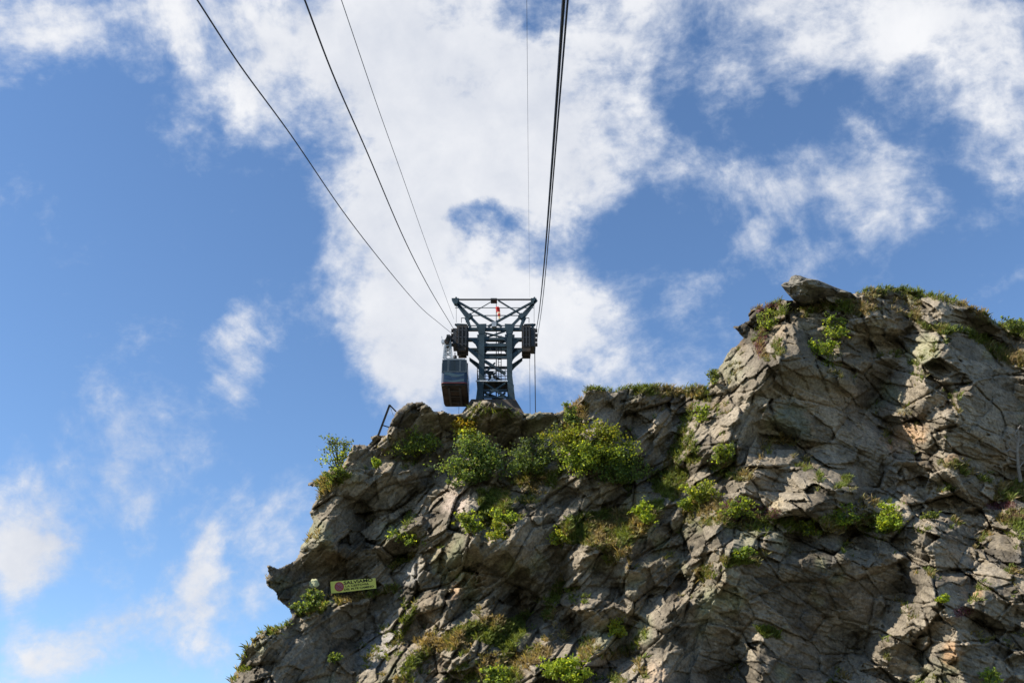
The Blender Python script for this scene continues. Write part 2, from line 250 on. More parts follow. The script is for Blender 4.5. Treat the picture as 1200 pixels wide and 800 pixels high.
GRASS = [([(1050,365),(1078,370),(1085,380),(1130,386),(1160,398),(1200,418),(1200,432),(1175,425),(1155,408),(1130,390),(1100,392),(1082,385),(1070,374)],0.9),([(1168,378),(1200,380),(1215,398),(1182,396)],.9),([(960,355),(1000,352),(1030,362),(1005,372),(985,366),(930,366),(940,358)],.8),
 ([(1010,342),(1050,337),(1100,346),(1150,364),(1172,382),(1165,386),(1130,362),(1100,352),(1050,345),(1020,350)],.45),([(892,372),(905,358),(925,358),(920,368),(905,372),(895,400),(888,420),(884,400)],.6),([(1172,565),(1200,565),(1200,585),(1160,590)],.9),
 ([(1165,605),(1200,595),(1200,625),(1175,615)],.7),([(740,452),(790,456),(830,455),(832,470),(800,465),(770,466),(745,462)],.8),([(795,545),(808,500),(812,470),(800,490),(785,530),(775,560),(790,580),(798,560)],.8),([(763,555),(808,550),(805,570),(790,590),(765,570)],.8),
 ([(655,610),(700,600),(745,595),(780,585),(770,612),(745,635),(735,650),(712,665),(708,648),(690,638),(665,637)],.9),([(640,700),(660,668),(657,700),(650,722),(636,728)],.9),([(600,728),(620,712),(615,745),(600,770)],.9),([(505,755),(540,735),(560,728),(585,722),(612,735),(600,765),(580,760),(560,750),(540,760),(515,765)],.95),
 ([(560,575),(595,572),(600,600),(580,620),(560,600)],.85),([(590,560),(660,548),(650,570),(610,572)],.6),([(388,702),(420,698),(470,685),(470,690),(430,702),(395,708)],.9),([(455,665),(485,645),(487,650),(462,670)],.8),([(470,725),(490,710),(480,740),(472,745)],.7),
 ([(545,490),(560,476),(600,480),(612,488),(580,488),(550,500)],.3),([(660,500),(685,470),(690,480),(675,515),(655,520)],.8),([(345,716),(380,708),(385,715),(350,724)],.9),([(280,760),(300,742),(340,728),(342,734),(305,750),(285,775)],.12),
 ([(370,560),(405,552),(412,558),(390,572),(372,585)],.8),([(800,590),(845,585),(850,605),(905,600),(920,615),(870,620),(830,615),(800,612)],.5),([(905,610),(1000,605),(1055,600),(1055,625),(1000,625),(930,625)],.6),([(840,655),(900,650),(890,660),(850,664)],.7),([(815,668),(835,662),(838,680),(822,682)],.8),
 ([(885,738),(905,735),(918,748),(895,748)],.9),([(830,540),(860,520),(862,560),(835,560)],.6),([(610,765),(640,755),(632,775),(612,785)],.6),([(700,770),(730,760),(760,735),(750,760),(720,775)],.4),([(902,512),(930,510),(935,522),(900,520)],.8),([(1090,545),(1125,543),(1170,570),(1160,568),(1120,552)],.5),
 ([(500,745),(510,735),(505,770),(470,800),(460,800)],.5),([(540,775),(620,760),(610,800),(520,800)],.35),([(800,520),(812,505),(820,540),(805,550)],.7),([(860,555),(880,550),(882,562),(862,565)],.6)]
HEATHER = [[(845,588),(885,590),(890,600),(850,605)],[(885,595),(912,600),(910,610),(880,610)],[(845,605),(880,608),(860,615)],[(1118,715),(1138,713),(1136,722),(1120,724)],[(1155,590),(1190,590),(1185,598),(1160,597)],[(893,385),(898,400),(890,420),(884,405)],[(880,363),(905,356),(915,358),(900,368)],[(1170,610),(1200,600),(1200,612)]]
# slopes on a 2-pixel lattice, then a screened Poisson solve turns them into relief
STEP = 2.0; gx = np.arange(160, 1480, STEP); gy = np.arange(280, 1100, STEP); GX, GY = np.meshgrid(gx, gy)
wx = GX+5*fb(GX/22, GY/22, 3, 3)+0.0; wy = GY+5*fb(GX/22, GY/22, 9, 3)
_a = wx*.72-wy*.69; _b = wx*.69+wy*.72
_r = worley(_a/44, _b/24, 801); _r2 = worley(_a/22, _b/13, 811)
A = -.05+2.8*_r[4]+2.2*_r2[4]; RG = np.ones_like(GX)
for pl, k in GRASS:
    if k > .65: m = inpoly(wx, wy, pl); A[m] = .75+.9*_r2[4][m]
for pl in Lp: m = inpoly(wx, wy, pl); A[m] = 2.0+.6*_r2[4][m]; RG[m] = 1.0
for pl in Sp: m = inpoly(wx, wy, pl); A[m] = -.9+.3*_r2[4][m]; RG[m] = .42
for pl in Dp: m = inpoly(wx, wy, pl); A[m] = -1.7; RG[m] = .45
SX, SY = .70, .714
MPP = .065
def integrate(A, eps=.10, screen=420.):
    # relief whose slope along (SX, SY) is A; sideways it is only lightly tied, so blocks can step
    n, m = A.shape; E = np.concatenate([A, A[::-1]], 0); E = np.concatenate([E, E[:, ::-1]], 1)
    # pad instead of mirroring: the direction matters
    pad = 96; E = np.pad(A, pad, mode='reflect'); E = E-E.mean(); w = np.hanning(2*pad); wy_ = np.ones(n+2*pad); wx_ = np.ones(m+2*pad)
    wy_[:pad] = w[:pad]; wy_[-pad:] = w[pad:]; wx_[:pad] = w[:pad]; wx_[-pad:] = w[pad:]; E = E*wy_[:, None]*wx_[None, :]
    F = np.fft.fft2(E); ky = (np.fft.fftfreq(n+2*pad)*2*np.pi)[:, None]; kx = (np.fft.fftfreq(m+2*pad)*2*np.pi)[None, :]
    ks = SX*kx+SY*ky; kp = -SY*kx+SX*ky
    H = -1j*ks*F/(ks**2+eps*kp**2+(STEP/screen)**2)
    return np.real(np.fft.ifft2(H))[pad:-pad, pad:-pad]*MPP*STEP
H0 = integrate(A)+.9*max(0., float(A.mean()))*MPP*(SX*(GX-700)+SY*(GY-560))
def samp(G, u, v):
    x = np.clip((u-gx[0])/STEP, 0, len(gx)-1.001); y = np.clip((v-gy[0])/STEP, 0, len(gy)-1.001); i = x.astype(int); j = y.astype(int); fx = x-i; fy = y-j
    return (G[j, i]*(1-fx)+G[j, i+1]*fx)*(1-fy)+(G[j+1, i]*(1-fx)+G[j+1, i+1]*fx)*fy
GHX = np.gradient(H0, axis=1)/STEP; GHY = np.gradient(H0, axis=0)/STEP
def relief(u, v):
    h0 = samp(H0, u, v); rg = samp(RG, u, v)
    x = u*MPP; y = v*MPP
    qx = x+.13*fb(x/1.2, y/1.2, 21, 4); qy = y+.13*fb(x/1.2, y/1.2, 31, 4)
    crag = (u+22*fb(u/60, v/60, 35, 3)+.25*(v-560) > 872)     # bedding dips to the right on the crag, rises to the right elsewhere
    # joints cut the relief into flat-faced blocks: each cell carries the plane of its own centre
    h = .18*h0
    for sz, stx, k, w in ((2.1, 1.7, 961, .40), (.9, 1.9, 971, .42)):
        pl2 = []
        for ang in (-.80, .42):
            ca, sa = math.cos(ang), math.sin(ang); a = qx*ca+qy*sa; b = -qx*sa+qy*ca
            dx, dy, r1, r2, r3, f = worley(a/(sz*stx), b/sz, k); ox = (dx*sz*stx*ca-dy*sz*sa)/MPP; oy = (dx*sz*stx*sa+dy*sz*ca)/MPP
            uc, vc = u-ox, v-oy; pl2.append(samp(H0, uc, vc)+samp(GHX, uc, vc)*ox+samp(GHY, uc, vc)*oy)
        hp = np.where(crag, pl2[1], pl2[0]); h = h+w*np.clip(hp, h0-1.2, h0+1.2)
    cell = None; rgn = .5+.5*np.clip(.5+1.6*fb(x/3.5, y/3.5, 91, 3), 0, 1)
    for i, (sz, stx, sl, of, cr) in enumerate(((2.6, 1.8, .26, .85, .55), (1.05, 2.0, .42, .52, .15), (.46, 2.8, .62, .15, .08), (.2, 2.6, .6, .05, .02))):
        lev = []
        for ang in (-.80, .42):
            ca, sa = math.cos(ang), math.sin(ang); a = qx*ca+qy*sa; b = -qx*sa+qy*ca
            dx, dy, r1, r2, r3, f = worley(a/(sz*stx), b/sz, 100+10*i)
            lev.append((sl*(r1*dx*sz*stx*1.3+r2*dy*sz*2.2)+of*r3*1.7-cr*np.exp(-f*f/.0022), r1, r2, r3, f))
        o = [np.where(crag, q1, q0) for q0, q1 in zip(*lev)]
        h = h+(rg if i < 2 else rgn*(.25+.75*rg))*o[0]
        if i == 1: cell = tuple(o[1:])
    bed = np.where(crag, -qx*math.sin(.42)+qy*math.cos(.42), qx*math.sin(.80)+qy*math.cos(.80))
    for per, am, k in ((.62, .13, 941), (.27, .08, 951)):
        ph = bed/per+1.1*fb(x/2.2, y/2.2, k, 3); fr = ph-np.floor(ph); hs_ = .4+1.2*hash2(np.floor(ph), np.floor(x/2.7+y/9), k)
        pm = np.clip(.35+2.4*fb(x/3.1, y/3.1, k+3, 3), 0, 1)
        h = h+am*pm*hs_*(np.where(fr < .8, fr/.8, (1-fr)/.2)-.5)
    h = h+.09*fb(x/1.3, y/1.3, 61, 5)*rg+.04*fb(x/.3, y/.3, 71, 3)
    return h, cell
def D0(u, v): return 80-.72*MPP*(v-480)-.12*MPP*(u-560)
# final lattice
us = np.concatenate([np.arange(226, 262, 4.), np.arange(262, 1212, 1.0), np.arange(1212, 1424, 4.)])
vs = np.concatenate([np.arange(316, 812, 1.0), np.arange(812, 1064, 4.)])
U_, V_ = np.meshgrid(us, vs)
mu = U_+2.6*fb(U_/9, V_/9, 41, 4); mv = V_+2.6*fb(U_/9, V_/9, 51, 4)
inside = inpoly(mu, mv, SKY)
Hh, cell = relief(U_, V_)
# round the rim away from the viewer
rim = inside.astype(float); soft = rim.copy()
for k in range(10):
    soft[1:-1, 1:-1] = (soft[1:-1, 1:-1]*2+soft[:-2, 1:-1]+soft[2:, 1:-1]+soft[1:-1, :-2]+soft[1:-1, 2:])/6
edge = np.clip((1-soft)*2, 0, 1)*inside
Hh = Hh-.5*edge**1.5
D = D0(U_, V_)-Hh
a_ = (U_-600)/FPX; b_ = (400-V_)/FPX
XYZ = np.stack([D*a_, D*(FW[1]+b_*UP[1]), D*(FW[2]+b_*UP[2])], -1)
# colour of the stone itself (albedo)
r1, r2, r3, f = cell
X_ = U_*MPP; Y_ = V_*MPP
base = np.array([.182, .153, .113])[None, None]*np.ones(U_.shape)[..., None]
tone = 1+.75*r3+.6*fb(X_/3, Y_/3, 201, 4)+.45*fb(X_/.5, Y_/.35, 205, 4); base = base*np.clip(tone, .35, 2.0)[..., None]
def blend(mask, col): 
    global base
    mask = np.clip(mask, 0, 1)[..., None]; base = base*(1-mask)+np.array(col)*mask
blend(.55*np.clip(fb(X_/2.2, Y_/2.2, 211, 4)*3-.8, 0, 1), (.26, .19, .12))          # rust
blend(.5*np.clip(fb(X_/2.7, Y_/2.7, 221, 4)*3-.7, 0, 1), (.24, .25, .14))          # lichen
blend(.7*np.clip(fb(X_/1.8, Y_/3.6, 231, 4)*3-1.0, 0, 1), (.085, .082, .078))       # wet dark streaks
def spot(cx, cy, r, col, k=.8, q=1.):
    m = np.clip(1.6-1.6*np.sqrt(((U_-cx)/r)**2+((V_-cy)/(r*q))**2)+.9*fb(U_/9, V_/9, 300+int(cx), 3), 0, 1)*k; blend(m, col)
for s in ((1065,510,26,(.42,.28,.17),.85,.7),(1050,520,14,(.42,.28,.17),.8,1),(1120,537,14,(.4,.24,.12),.8,.6),(535,590,22,(.40,.32,.26),.8,1.1),(535,690,12,(.42,.28,.18),.7,1.3),(770,790,22,(.38,.28,.19),.7,.8),(1085,410,22,(.28,.29,.15),.4,1),(858,430,22,(.26,.25,.16),.45,1.2),
          (390,655,26,(.17,.12,.07),.6,.6),(960,445,60,(.17,.14,.08),.6,.4),(930,495,26,(.13,.15,.12),.7,1.2),(1115,765,14,(.42,.26,.14),.7,1.2),(1145,695,8,(.42,.28,.15),.8,1.4),(1040,590,20,(.42,.40,.30),.6,.6),(910,590,10,(.40,.32,.2),.6,1),(480,670,18,(.36,.34,.31),.7,1),(440,750,30,(.30,.29,.28),.6,1.2)): spot(*s)
# turf and moss films where the plants root
turf = np.zeros_like(U_)
for pl, k in GRASS: turf[inpoly(U_+5*fb(U_/8, V_/8, 401, 3), V_+5*fb(U_/8, V_/8, 402, 3), pl)] = k
tm = np.clip(turf*(.55+1.2*fb(U_/5, V_/5, 411, 3)), 0, 1)
tcol = np.where((fb(U_/14, V_/14, 415, 2) > 0)[..., None], np.array([.12, .13, .04]), np.array([.19, .155, .075]))
base = base*(1-tm[..., None])+tcol*tm[..., None]
for pl in HEATHER: m = inpoly(U_+4*fb(U_/6, V_/6, 431, 3), V_+4*fb(U_/6, V_/6, 432, 3), pl); base[m] = base[m]*.5+np.array([.12, .05, .07])*.5
Hh2 = Hh
# which block of rock every face belongs to (large separate masses are pieces of their own)
BLOCKS = [[(840,440),(857,408),(872,395),(892,372),(896,400),(888,440),(876,462),(873,482),(835,482)],[(858,384),(878,375),(884,380),(869,397)],[(886,440),(893,415),(905,368),(925,364),(932,402),(937,417),(905,426)],[(925,363),(962,378),(972,392),(968,412),(950,426),(937,417),(930,402)],
 [(876,462),(886,440),(937,417),(975,440),(1000,452),(1024,470),(1000,472),(930,472)],[(1000,374),(1030,366),(1078,378),(1079,390),(1050,399),(1000,406)],[(1024,480),(1024,458),(1100,393),(1120,392),(1156,410),(1150,423),(1085,440),(1080,480)],[(1050,365),(1065,350),(1105,347),(1140,360),(1167,378),(1187,406),(1130,386),(1088,379)],
 [(893,517),(933,521),(932,548),(905,555),(893,547)],[(940,522),(965,529),(1003,566),(1001,576),(955,576),(925,556)],[(912,574),(920,565),(955,575),(1001,576),(1005,601),(960,611),(913,598)],[(1042,546),(1055,529),(1080,529),(1101,546),(1080,560),(1055,555)],[(1052,571),(1068,557),(1093,572),(1085,586),(1064,580)],
 [(1065,595),(1080,580),(1110,545),(1130,548),(1168,569),(1173,590),(1150,597),(1110,596)],[(1057,602),(1165,598),(1162,612),(1140,626),(1100,640),(1058,641)],[(1095,645),(1140,640),(1146,656),(1140,674),(1098,684)],[(985,800),(1000,760),(1045,718),(1062,660),(1075,657),(1100,705),(1070,735),(1030,762)],
 [(886,737),(893,780),(888,812),(845,812),(872,750)],[(687,456),(736,457),(739,466),(725,472),(707,486),(688,483)],[(709,476),(725,471),(746,478),(741,502),(720,511)],[(724,521),(775,474),(799,479),(795,506),(758,501),(745,531)],[(750,532),(763,514),(783,511),(776,546),(757,551)],
 [(555,490),(563,477),(600,481),(656,486),(655,501),(620,511),(600,531),(575,526)],[(616,632),(633,601),(659,604),(656,632),(640,641)],[(656,661),(670,644),(700,640),(735,715),(660,713),(657,690)],[(729,680),(733,652),(797,646),(798,654),(790,682),(765,701)],[(736,736),(760,704),(800,650),(802,668),(785,716),(770,746),(750,755)],
 [(617,786),(640,761),(698,768),(698,778),(660,784)],[(312,661),(350,655),(376,672),(396,681),(350,716),(338,718),(312,685)],[(349,656),(372,632),(411,634),(411,681),(380,679)],[(348,646),(370,600),(378,588),(396,579),(416,600),(413,626),(372,632)],[(452,512),(462,482),(495,470),(506,480),(505,512),(465,525)],
 [(400,545),(412,520),(452,523),(466,541),(440,549)],[(459,664),(480,649),(501,655),(506,671),(485,689),(464,689)],[(468,601),(515,557),(526,560),(500,583),(490,602)],[(510,591),(520,574),(541,569),(553,581),(535,601)],[(512,735),(525,695),(540,679),(556,700),(550,720),(520,737)],[(555,470),(575,470),(604,482),(563,478)],
 [(861,529),(878,524),(886,546),(860,550)],[(690,562),(721,559),(736,576),(720,591),(691,591)],[(800,649),(828,640),(831,656),(815,669),(800,668)],[(930,668),(945,655),(1000,662),(1003,700),(960,705),(935,690)]]
bid = np.zeros(U_.shape, int)
for i, pl in enumerate(BLOCKS): bid[inpoly(U_+3*fb(U_/10, V_/10, 501, 3), V_+3*fb(U_/10, V_/10, 502, 3), pl)] = i+1
rock_m = mat('rock', (0, 0, 0), rough=.93, var=.5, scale=4.5, bump=.5, attr='stone', spec=.12)
_b = [n for n in rock_m.node_tree.nodes if n.type == 'BUMP'][0]; _b.inputs['Distance'].default_value = .16
cliff = empty('cliff', (0, 75, 0), kind='structure'); cliff['kind'] = 'structure'
nr, nc = U_.shape; idx = np.arange(nr*nc).reshape(nr, nc)
q_in = inside[:-1, :-1] & inside[1:, :-1] & inside[:-1, 1:] & inside[1:, 1:]
q = np.stack([idx[:-1, :-1], idx[1:, :-1], idx[1:, 1:], idx[:-1, 1:]], -1)[q_in]; qb = bid[:-1, :-1][q_in]
flat = XYZ.reshape(-1, 3); fcol = base.reshape(-1, 3)
# rim skirt runs back so the rock is a solid mass
e = np.concatenate([q[:, [0, 1]], q[:, [1, 2]], q[:, [2, 3]], q[:, [3, 0]]]); key = np.sort(e, 1); kk = key[:, 0].astype(np.int64)*(nr*nc)+key[:, 1]
_, inv, cnt = np.unique(kk, return_inverse=True, return_counts=True); be = e[cnt[inv] == 1]
bv = np.unique(be); remap = np.full(nr*nc, -1); remap[bv] = np.arange(len(bv))
dirn = flat[bv]/np.linalg.norm(flat[bv], axis=1)[:, None]
R1 = flat[bv]+dirn*1.5; R2 = flat[bv]+dirn*14
i0 = remap[be[:, 0]]; i1 = remap[be[:, 1]]; nb = len(bv)
SV = np.concatenate([flat[bv], R1, R2]); SF = np.concatenate([np.stack([i1, i0, i0+nb, i1+nb], 1), np.stack([i1+nb, i0+nb, i0+2*nb, i1+2*nb], 1)])
bulk('rock_mass', SV, SF, rock_m, cliff, {'stone': ('POINT', np.concatenate([fcol[bv]]*3))})
for b in range(len(BLOCKS)+1):
    fq = q[qb == b]
    if not len(fq): continue
    vv, iv = np.unique(fq, return_inverse=True)
    bulk('rock_face' if b == 0 else 'rock_block', flat[vv], iv.reshape(fq.shape), rock_m, cliff, {'stone': ('POINT', fcol[vv])})
def surf(u, v):            # point of the rock at a pixel of the survey
    j = int(np.argmin(abs(us-u))); i = int(np.argmin(abs(vs-v))); return Vector(XYZ[i, j])
# ------------------------------------------------------------ ground far below
gn = 90; gxs = np.sinh(np.linspace(-5.2, 5.2, gn))*22; gys = np.sinh(np.linspace(-5.2, 5.2, gn))*22+40
GXX, GYY = np.meshgrid(gxs, gys)
GZ = -3-np.clip((58-GYY)*.45, 0, 90)+3.0*fb(GXX/25, GYY/25, 601, 4)*(1-np.exp(-np.abs(58-GYY)/20))-1.0
gi = np.arange(gn*gn).reshape(gn, gn)
ground_m = mat('ground_grass', (.035, .05, .02), rough=.95, var=.4, scale=.15, col2=(.08, .075, .055))
gr = bulk('ground', np.stack([GXX, GYY, GZ], -1).reshape(-1, 3), np.stack([gi[:-1, :-1], gi[:-1, 1:], gi[1:, 1:], gi[1:, :-1]], -1).reshape(-1, 4), ground_m); tag(gr, kind='structure')
# ------------------------------------------------------------ materials
M_steel = mat('painted_steel', (.026, .048, .062), rough=.55, var=.35, scale=2.5, col2=(.02, .036, .045))
M_rust = mat('rusty_steel', (.050, .036, .026), rough=.8, var=.5, scale=4, col2=(.028, .024, .022))
M_dark = mat('dark_steel', (.03, .032, .036), rough=.6, var=.3)
M_cable = mat('steel_cable', (.025, .023, .028), rough=.55, metal=.3, var=.2, scale=20)
M_wire = mat('thin_wire', (.10, .10, .11), rough=.5, metal=.3)
M_galv = mat('galvanised_steel', (.38, .40, .42), rough=.45, metal=.2)
M_white = mat('white_paint', (.6, .62, .65), rough=.5)
M_conc = mat('concrete', (.075, .06, .048), rough=.95, var=.4, scale=1.5, bump=.3)
M_cabw = mat('cabin_grey_paint', (.065, .082, .095), rough=.4, var=.15)
M_cabb = mat('cabin_blue_paint', (.018, .036, .07), rough=.35, var=.2)
M_cabwave = mat('cabin_pale_blue_paint', (.045, .08, .10), rough=.4, var=.2)
M_red = mat('red_paint', (.10, .015, .015), rough=.5, var=.15)
M_under = mat('cabin_underside', (.022, .018, .016), rough=.85, var=.6, scale=1.8, col2=(.045, .032, .026))
M_glass = mat('dark_glass', (.015, .02, .018), rough=.08, var=.1, spec=.6)
M_yel = mat('sign_yellow', (.66, .68, .17), rough=.7, var=.10, scale=2)
M_blk = mat('sign_black', (.02, .022, .022), rough=.8, var=.1)
M_sred = mat('sign_red', (.36, .06, .07), rough=.7, var=.1)
M_sock_w = mat('white_cloth', (.75, .72, .70), rough=.9, var=.05, trans=.4); M_sock_r = mat('red_cloth', (.5, .05, .045), rough=.9, var=.05, trans=.35)
# ------------------------------------------------------------ cable tower
YT = 75.0; YB = 76.9
def T(u, v, y=0): p = PY(u, v, YT); return Vector((p.x, YT+y, p.z))
tb = T(581, 469)
tower = empty('cable_tower', (tb.x, YT, tb.z), label='blue-grey lattice steel cable tower standing on the rock crest', cat='tower')
DEP = YB-YT
def part(name, m, fn, parent=tower):
    b = MB(); fn(b); return b.build(name, m, parent)
def bar(name, a, b, w, y=0, m=M_steel, h=None, w2=None, parent=tower, y2=None):
    return part(name, m, lambda B: B.beam(T(*a, y), T(*b, y if y2 is None else y2), w, h or w, w2 or w, h or w), parent)
for yo in (0, DEP):
    for sgn in (0, 1):
        f_ = (lambda x: x) if sgn == 0 else (lambda x: 1161.5-x)
        def leg(B, yo=yo, f_=f_):
            B.beam(T(f_(561.5), 470, yo), T(f_(564.3), 442, yo), .54, .45, .46, .45); B.beam(T(f_(564.3), 442.2, yo), T(f_(564.6), 392, yo), .46, .46, .44, .44)
            B.beam(T(f_(564.6), 392.2, yo), T(f_(564.2), 381, yo), .46, .48, .86, .5)
        part('leg', M_steel, leg)
        # gussets below the main beam and the lower bracket
        def gus(B, yo=yo, f_=f_):
            for pl in ([(567,397),(567,404),(572,397)], [(562.5,397),(549,397),(553,399.5),(557,403),(560,409),(562.5,415)], [(549,407),(560.5,414.5),(562.6,414),(562.6,424),(558,418.5),(549,410.5)]):
                pts = [T(f_(a), b, yo) for a, b in pl]; B.prism([(p.x, p.z) for p in pts], YT+yo-.08, YT+yo+.08)
        part('gusset_plate', M_steel, gus)
    # cross beams of every frame
    for (a, b, w) in (((536,386),(626,386),.26), ((548,397.5),(613,397.5),.22), ((566,405),(594,405),.30), ((566,419),(594,419),.2), ((566,457.5),(594,457.5),.16), ((564,465.5),(596,465.5),.14)):
        bar('crossbeam', a, b, w, yo)
    for (a, b, w) in (((568,390),(592,396),.12), ((592,388),(568,396),.12), ((568,423),(592,438),.22), ((563,468),(592,449),.15), ((597,468),(568,449),.15), ((568,438),(580,425),.12)):
        bar('brace', a, b, w, yo)
# braces and beams between the front and back frame
for xx in (564.5, 596.8):
    for (v0, v1) in ((465,450),(450,430),(430,412),(412,398),(398,386)):
        bar('brace', (xx, v0), (xx, v1), .15, .2, y2=DEP-.2)
    for v0 in (386, 398, 412, 430, 449): bar('crossbeam', (xx, v0), (xx, v0), .18, .2, y2=DEP-.2)
for (a, b) in (((568,415),(592,405)),((568,459),(592,459))):
    bar('brace', a, b, .13, .2, y2=DEP-.2)
# overhead headframe
for yo in (.1,):
    for (a, b, w) in (((534,351.5),(588,382),.17), ((627.5,351.5),(572,382),.17), ((532,351),(562,382),.2), ((629,351),(599,382),.2), ((536,356),(547,371),.2), ((625,356),(614,371),.2), ((547,371),(552,386),.2), ((614,371),(609,386),.2),
                      ((552,386),(545,372),.12), ((609,386),(616,372),.12)):
        bar('headframe_strut', a, b, w, yo)
    bar('headframe_beam', (531, 350.3), (628, 350.3), .11, yo, m=M_dark)
bar('headframe_beam', (532, 348.6), (626, 348.6), .05, DEP-.1); bar('crossbeam', (549, 369), (612, 369), .06, .1); bar('crossbeam', (534, 375.3), (627, 375.3), .07, DEP/2)
bar('headframe_strut', (550, 368), (578, 351.5), .06, .1); bar('headframe_strut', (611, 368), (584, 351.5), .11, .1)
for x0, x1 in ((529.2, 538), (622, 628.8)):
    def pl(B, x0=x0, x1=x1):
        mid = (x0+x1)/2; s = 1 if x0 < 560 else -1; pts = [T(x0, 350, 0), T(x1, 350, 0), T(mid+2*s, 357, 0), T(mid-1*s, 356, 0)]
        B.prism([(p.x, p.z) for p in pts], YT-.12, YT+.35)
    part('corner_plate', M_steel, pl)
    bar('bracket', ((x0+x1)/2, 350), ((x0+x1)/2+1.2, 347.6), .13, .1)
part('beacon_box', M_dark, lambda B: B.box(T(575,350).x, T(582.5,350).x, YT-.2, YT+.5, T(575,352.3).z, T(575,350.6).z))
part('lamp', M_galv, lambda B: B.box(T(576.5,380).x, T(581.7,380).x, YT-.5, YT-.1, T(575,385.5).z, T(575,380.2).z))
for (a, b) in (((549,368.5),(552,372)),((609,368.5),(613,372))): bar('bracket', a, b, .4, .1)
# service outriggers beside the saddles
for s, xa, xb in ((1, 533, 547), (-1, 627.5, 614)):
    bar('outrigger', (xa, 376), (xb, 380.5), .13, .6); bar('outrigger', (xa, 376), (xa+7*s, 383), .13, .6); bar('outrigger', (xa+2*s, 375.8), (xb, 376.5), .1, .6)
    def rl(B, xa=xa, s=s):
        x0, x1 = xa+7.5*s, xa+13*s; B.beam(T(x0, 376, .3), T(x0, 370.5, .3), .05); B.beam(T(x1, 376, .3), T(x1, 370.5, .3), .05); B.beam(T(x0, 370.5, .3), T(x1, 370.5, .3), .05)
    part('railing', M_dark, rl)
    bar('hanger_wire', (xa+1.5*s, 376), (xa+1.5*s, 352), .03, .3)
# platform with railings
part('platform', M_steel, lambda B: B.box(T(558.5,447).x, T(599.5,447).x, YT-.05, YT+DEP+.2, T(580,446.8).z, T(580,445.4).z))
bar('handrail', (557.5, 447.6), (595, 447.6), .10, -.2, m=M_white)
def rails(B):
    for xx in (559.3, 569, 581, 592, 599): B.beam(T(xx, 446, -.1), T(xx, 430, -.1), .05)
    for vv in (430, 435.5, 441): B.beam(T(559.3, vv, -.1), T(599, vv, -.1), .045)
    for yy in (DEP+.4,):
        for xx in (559.3, 569, 592, 599): B.beam(T(xx, 446, yy), T(xx, 430, yy), .05)
        for vv in (430, 438): B.beam(T(559.3, vv, yy), T(599, vv, yy), .045)
    for xx in (559.3, 599):
        for vv in (430, 438): B.beam(T(xx, vv, -.1), T(xx, vv, DEP+.4), .045)
part('railing', M_dark, rails)
part('equipment_box', M_dark, lambda B: B.box(T(572,437).x, T(578.5,437).x, YT+.2, YT+.8, T(575,438).z, T(575,433.5).z))
part('junction_box', M_white, lambda B: B.box(T(576,442).x, T(577.5,442).x, YT-.25, YT-.1, T(575,446).z, T(575,441).z))
def ladd(B):
    for xx in (583.8, 587.2): B.beam(T(xx, 468, DEP/2), T(xx, 387, DEP/2), .06)
    for k in range(24): vv = 388+k*3.4; B.beam(T(583.8, vv, DEP/2), T(587.2, vv, DEP/2), .035)
part('ladder', M_dark, ladd)
def cage(B):
    for xx in (600.2, 601.8): B.beam(T(xx, 461, .8), T(xx, 446, .8), .06)
    for k in range(5): B.beam(T(599, 448+k*3, .8), T(601.8, 448+k*3, .8), .05)
part('side_ladder', M_dark, cage)
part('mast', M_dark, lambda B: B.beam(T(581.4, 468, 1.0), T(581.4, 344, 1.0), .10, .10, .05, .05))
# saddles: long shoe housings carrying the ropes
for s, (xi0, xi1), (xo0, xo1), vi, vo in ((-1, (535.3, 548.3), (530.8, 535.1), (383, 415.2), (386, 409)), (1, (611.5, 622.0), (622.2, 627.6), (383.3, 415.8), (386, 412))):
    def sad(B, a=xi0, b=xi1, v=vi):
        z0, z1 = T(0, v[1]-6.5).z, T(0, v[0]).z
        B.prism([(T(a,0).x, 0)]*0+[(T(a,400).x, z0), (T(b,400).x, z0), (T(b,400).x, z1), (T(a,400).x, z1)], YT-.3, YT+1.3)
        for k in range(3): B.beam(Vector((T((a+b)/2,400).x, YT-.2+k*.55, z0-.05)), Vector((T((a+b)/2,400).x+.001, YT-.2+k*.55, z0-.35)), .7, .3)
    sd_ = part('saddle_housing', M_rust, sad)
    def sh(B, a=xo0, b=xo1, v=vo):
        B.box(T(a,400).x, T(b,400).x, YT-.25, YT+1.2, T(0, v[1]-5).z, T(0, v[0]).z)
    part('saddle_shoe', M_dark, sh)
    def rib(B, a=xi0, b=xi1, v=vi):
        for k in range(3): x = T(a+(b-a)*(k+.5)/3, 400).x; B.box(x-.05, x+.05, YT-.36, YT-.305, T(0, v[1]-6.5).z+.1, T(0, v[0]).z-.1)
        for k in range(3): z = T(0, v[0]+6+k*8).z; B.box(T(a,400).x+.02, T(b,400).x-.02, YT-.34, YT-.303, z-.05, z+.05)
    part('rib', M_dark, rib)
    def rol(B, a=xo0, b=xo1, v=vo, s=s):
        for k in range(4):
            c = Vector((T(a if s < 0 else b, 400).x+s*.04, YT-.1, T(0, v[0]+2+k*5.5).z)); B.tube([c+Vector((-.12,0,0)), c+Vector((.12,0,0))], .17, 8)
    part('rollers', M_rust, rol)
# windsock
ws = empty('windsock', T(583, 355, -.2), label='red and white windsock hanging limp on the mast above the tower', cat='windsock')
pts = [T(581.8, 354.8, .9), T(583.2, 356.0, .8), T(583.6, 358.2, .8), T(584.0, 360.6, .8), T(584.6, 362.8, .8), T(584.8, 365.8, .8), T(585.0, 367.5, .8)]; rr = [.13, .18, .17, .15, .13, .11, .08]
for k in range(6):
    b = MB(); b.tube([pts[k], pts[k+1]], rr[k], 8, rr[k+1]); b.build('fabric_band', M_sock_r if k % 2 == 0 or k == 1 else M_sock_w, ws)
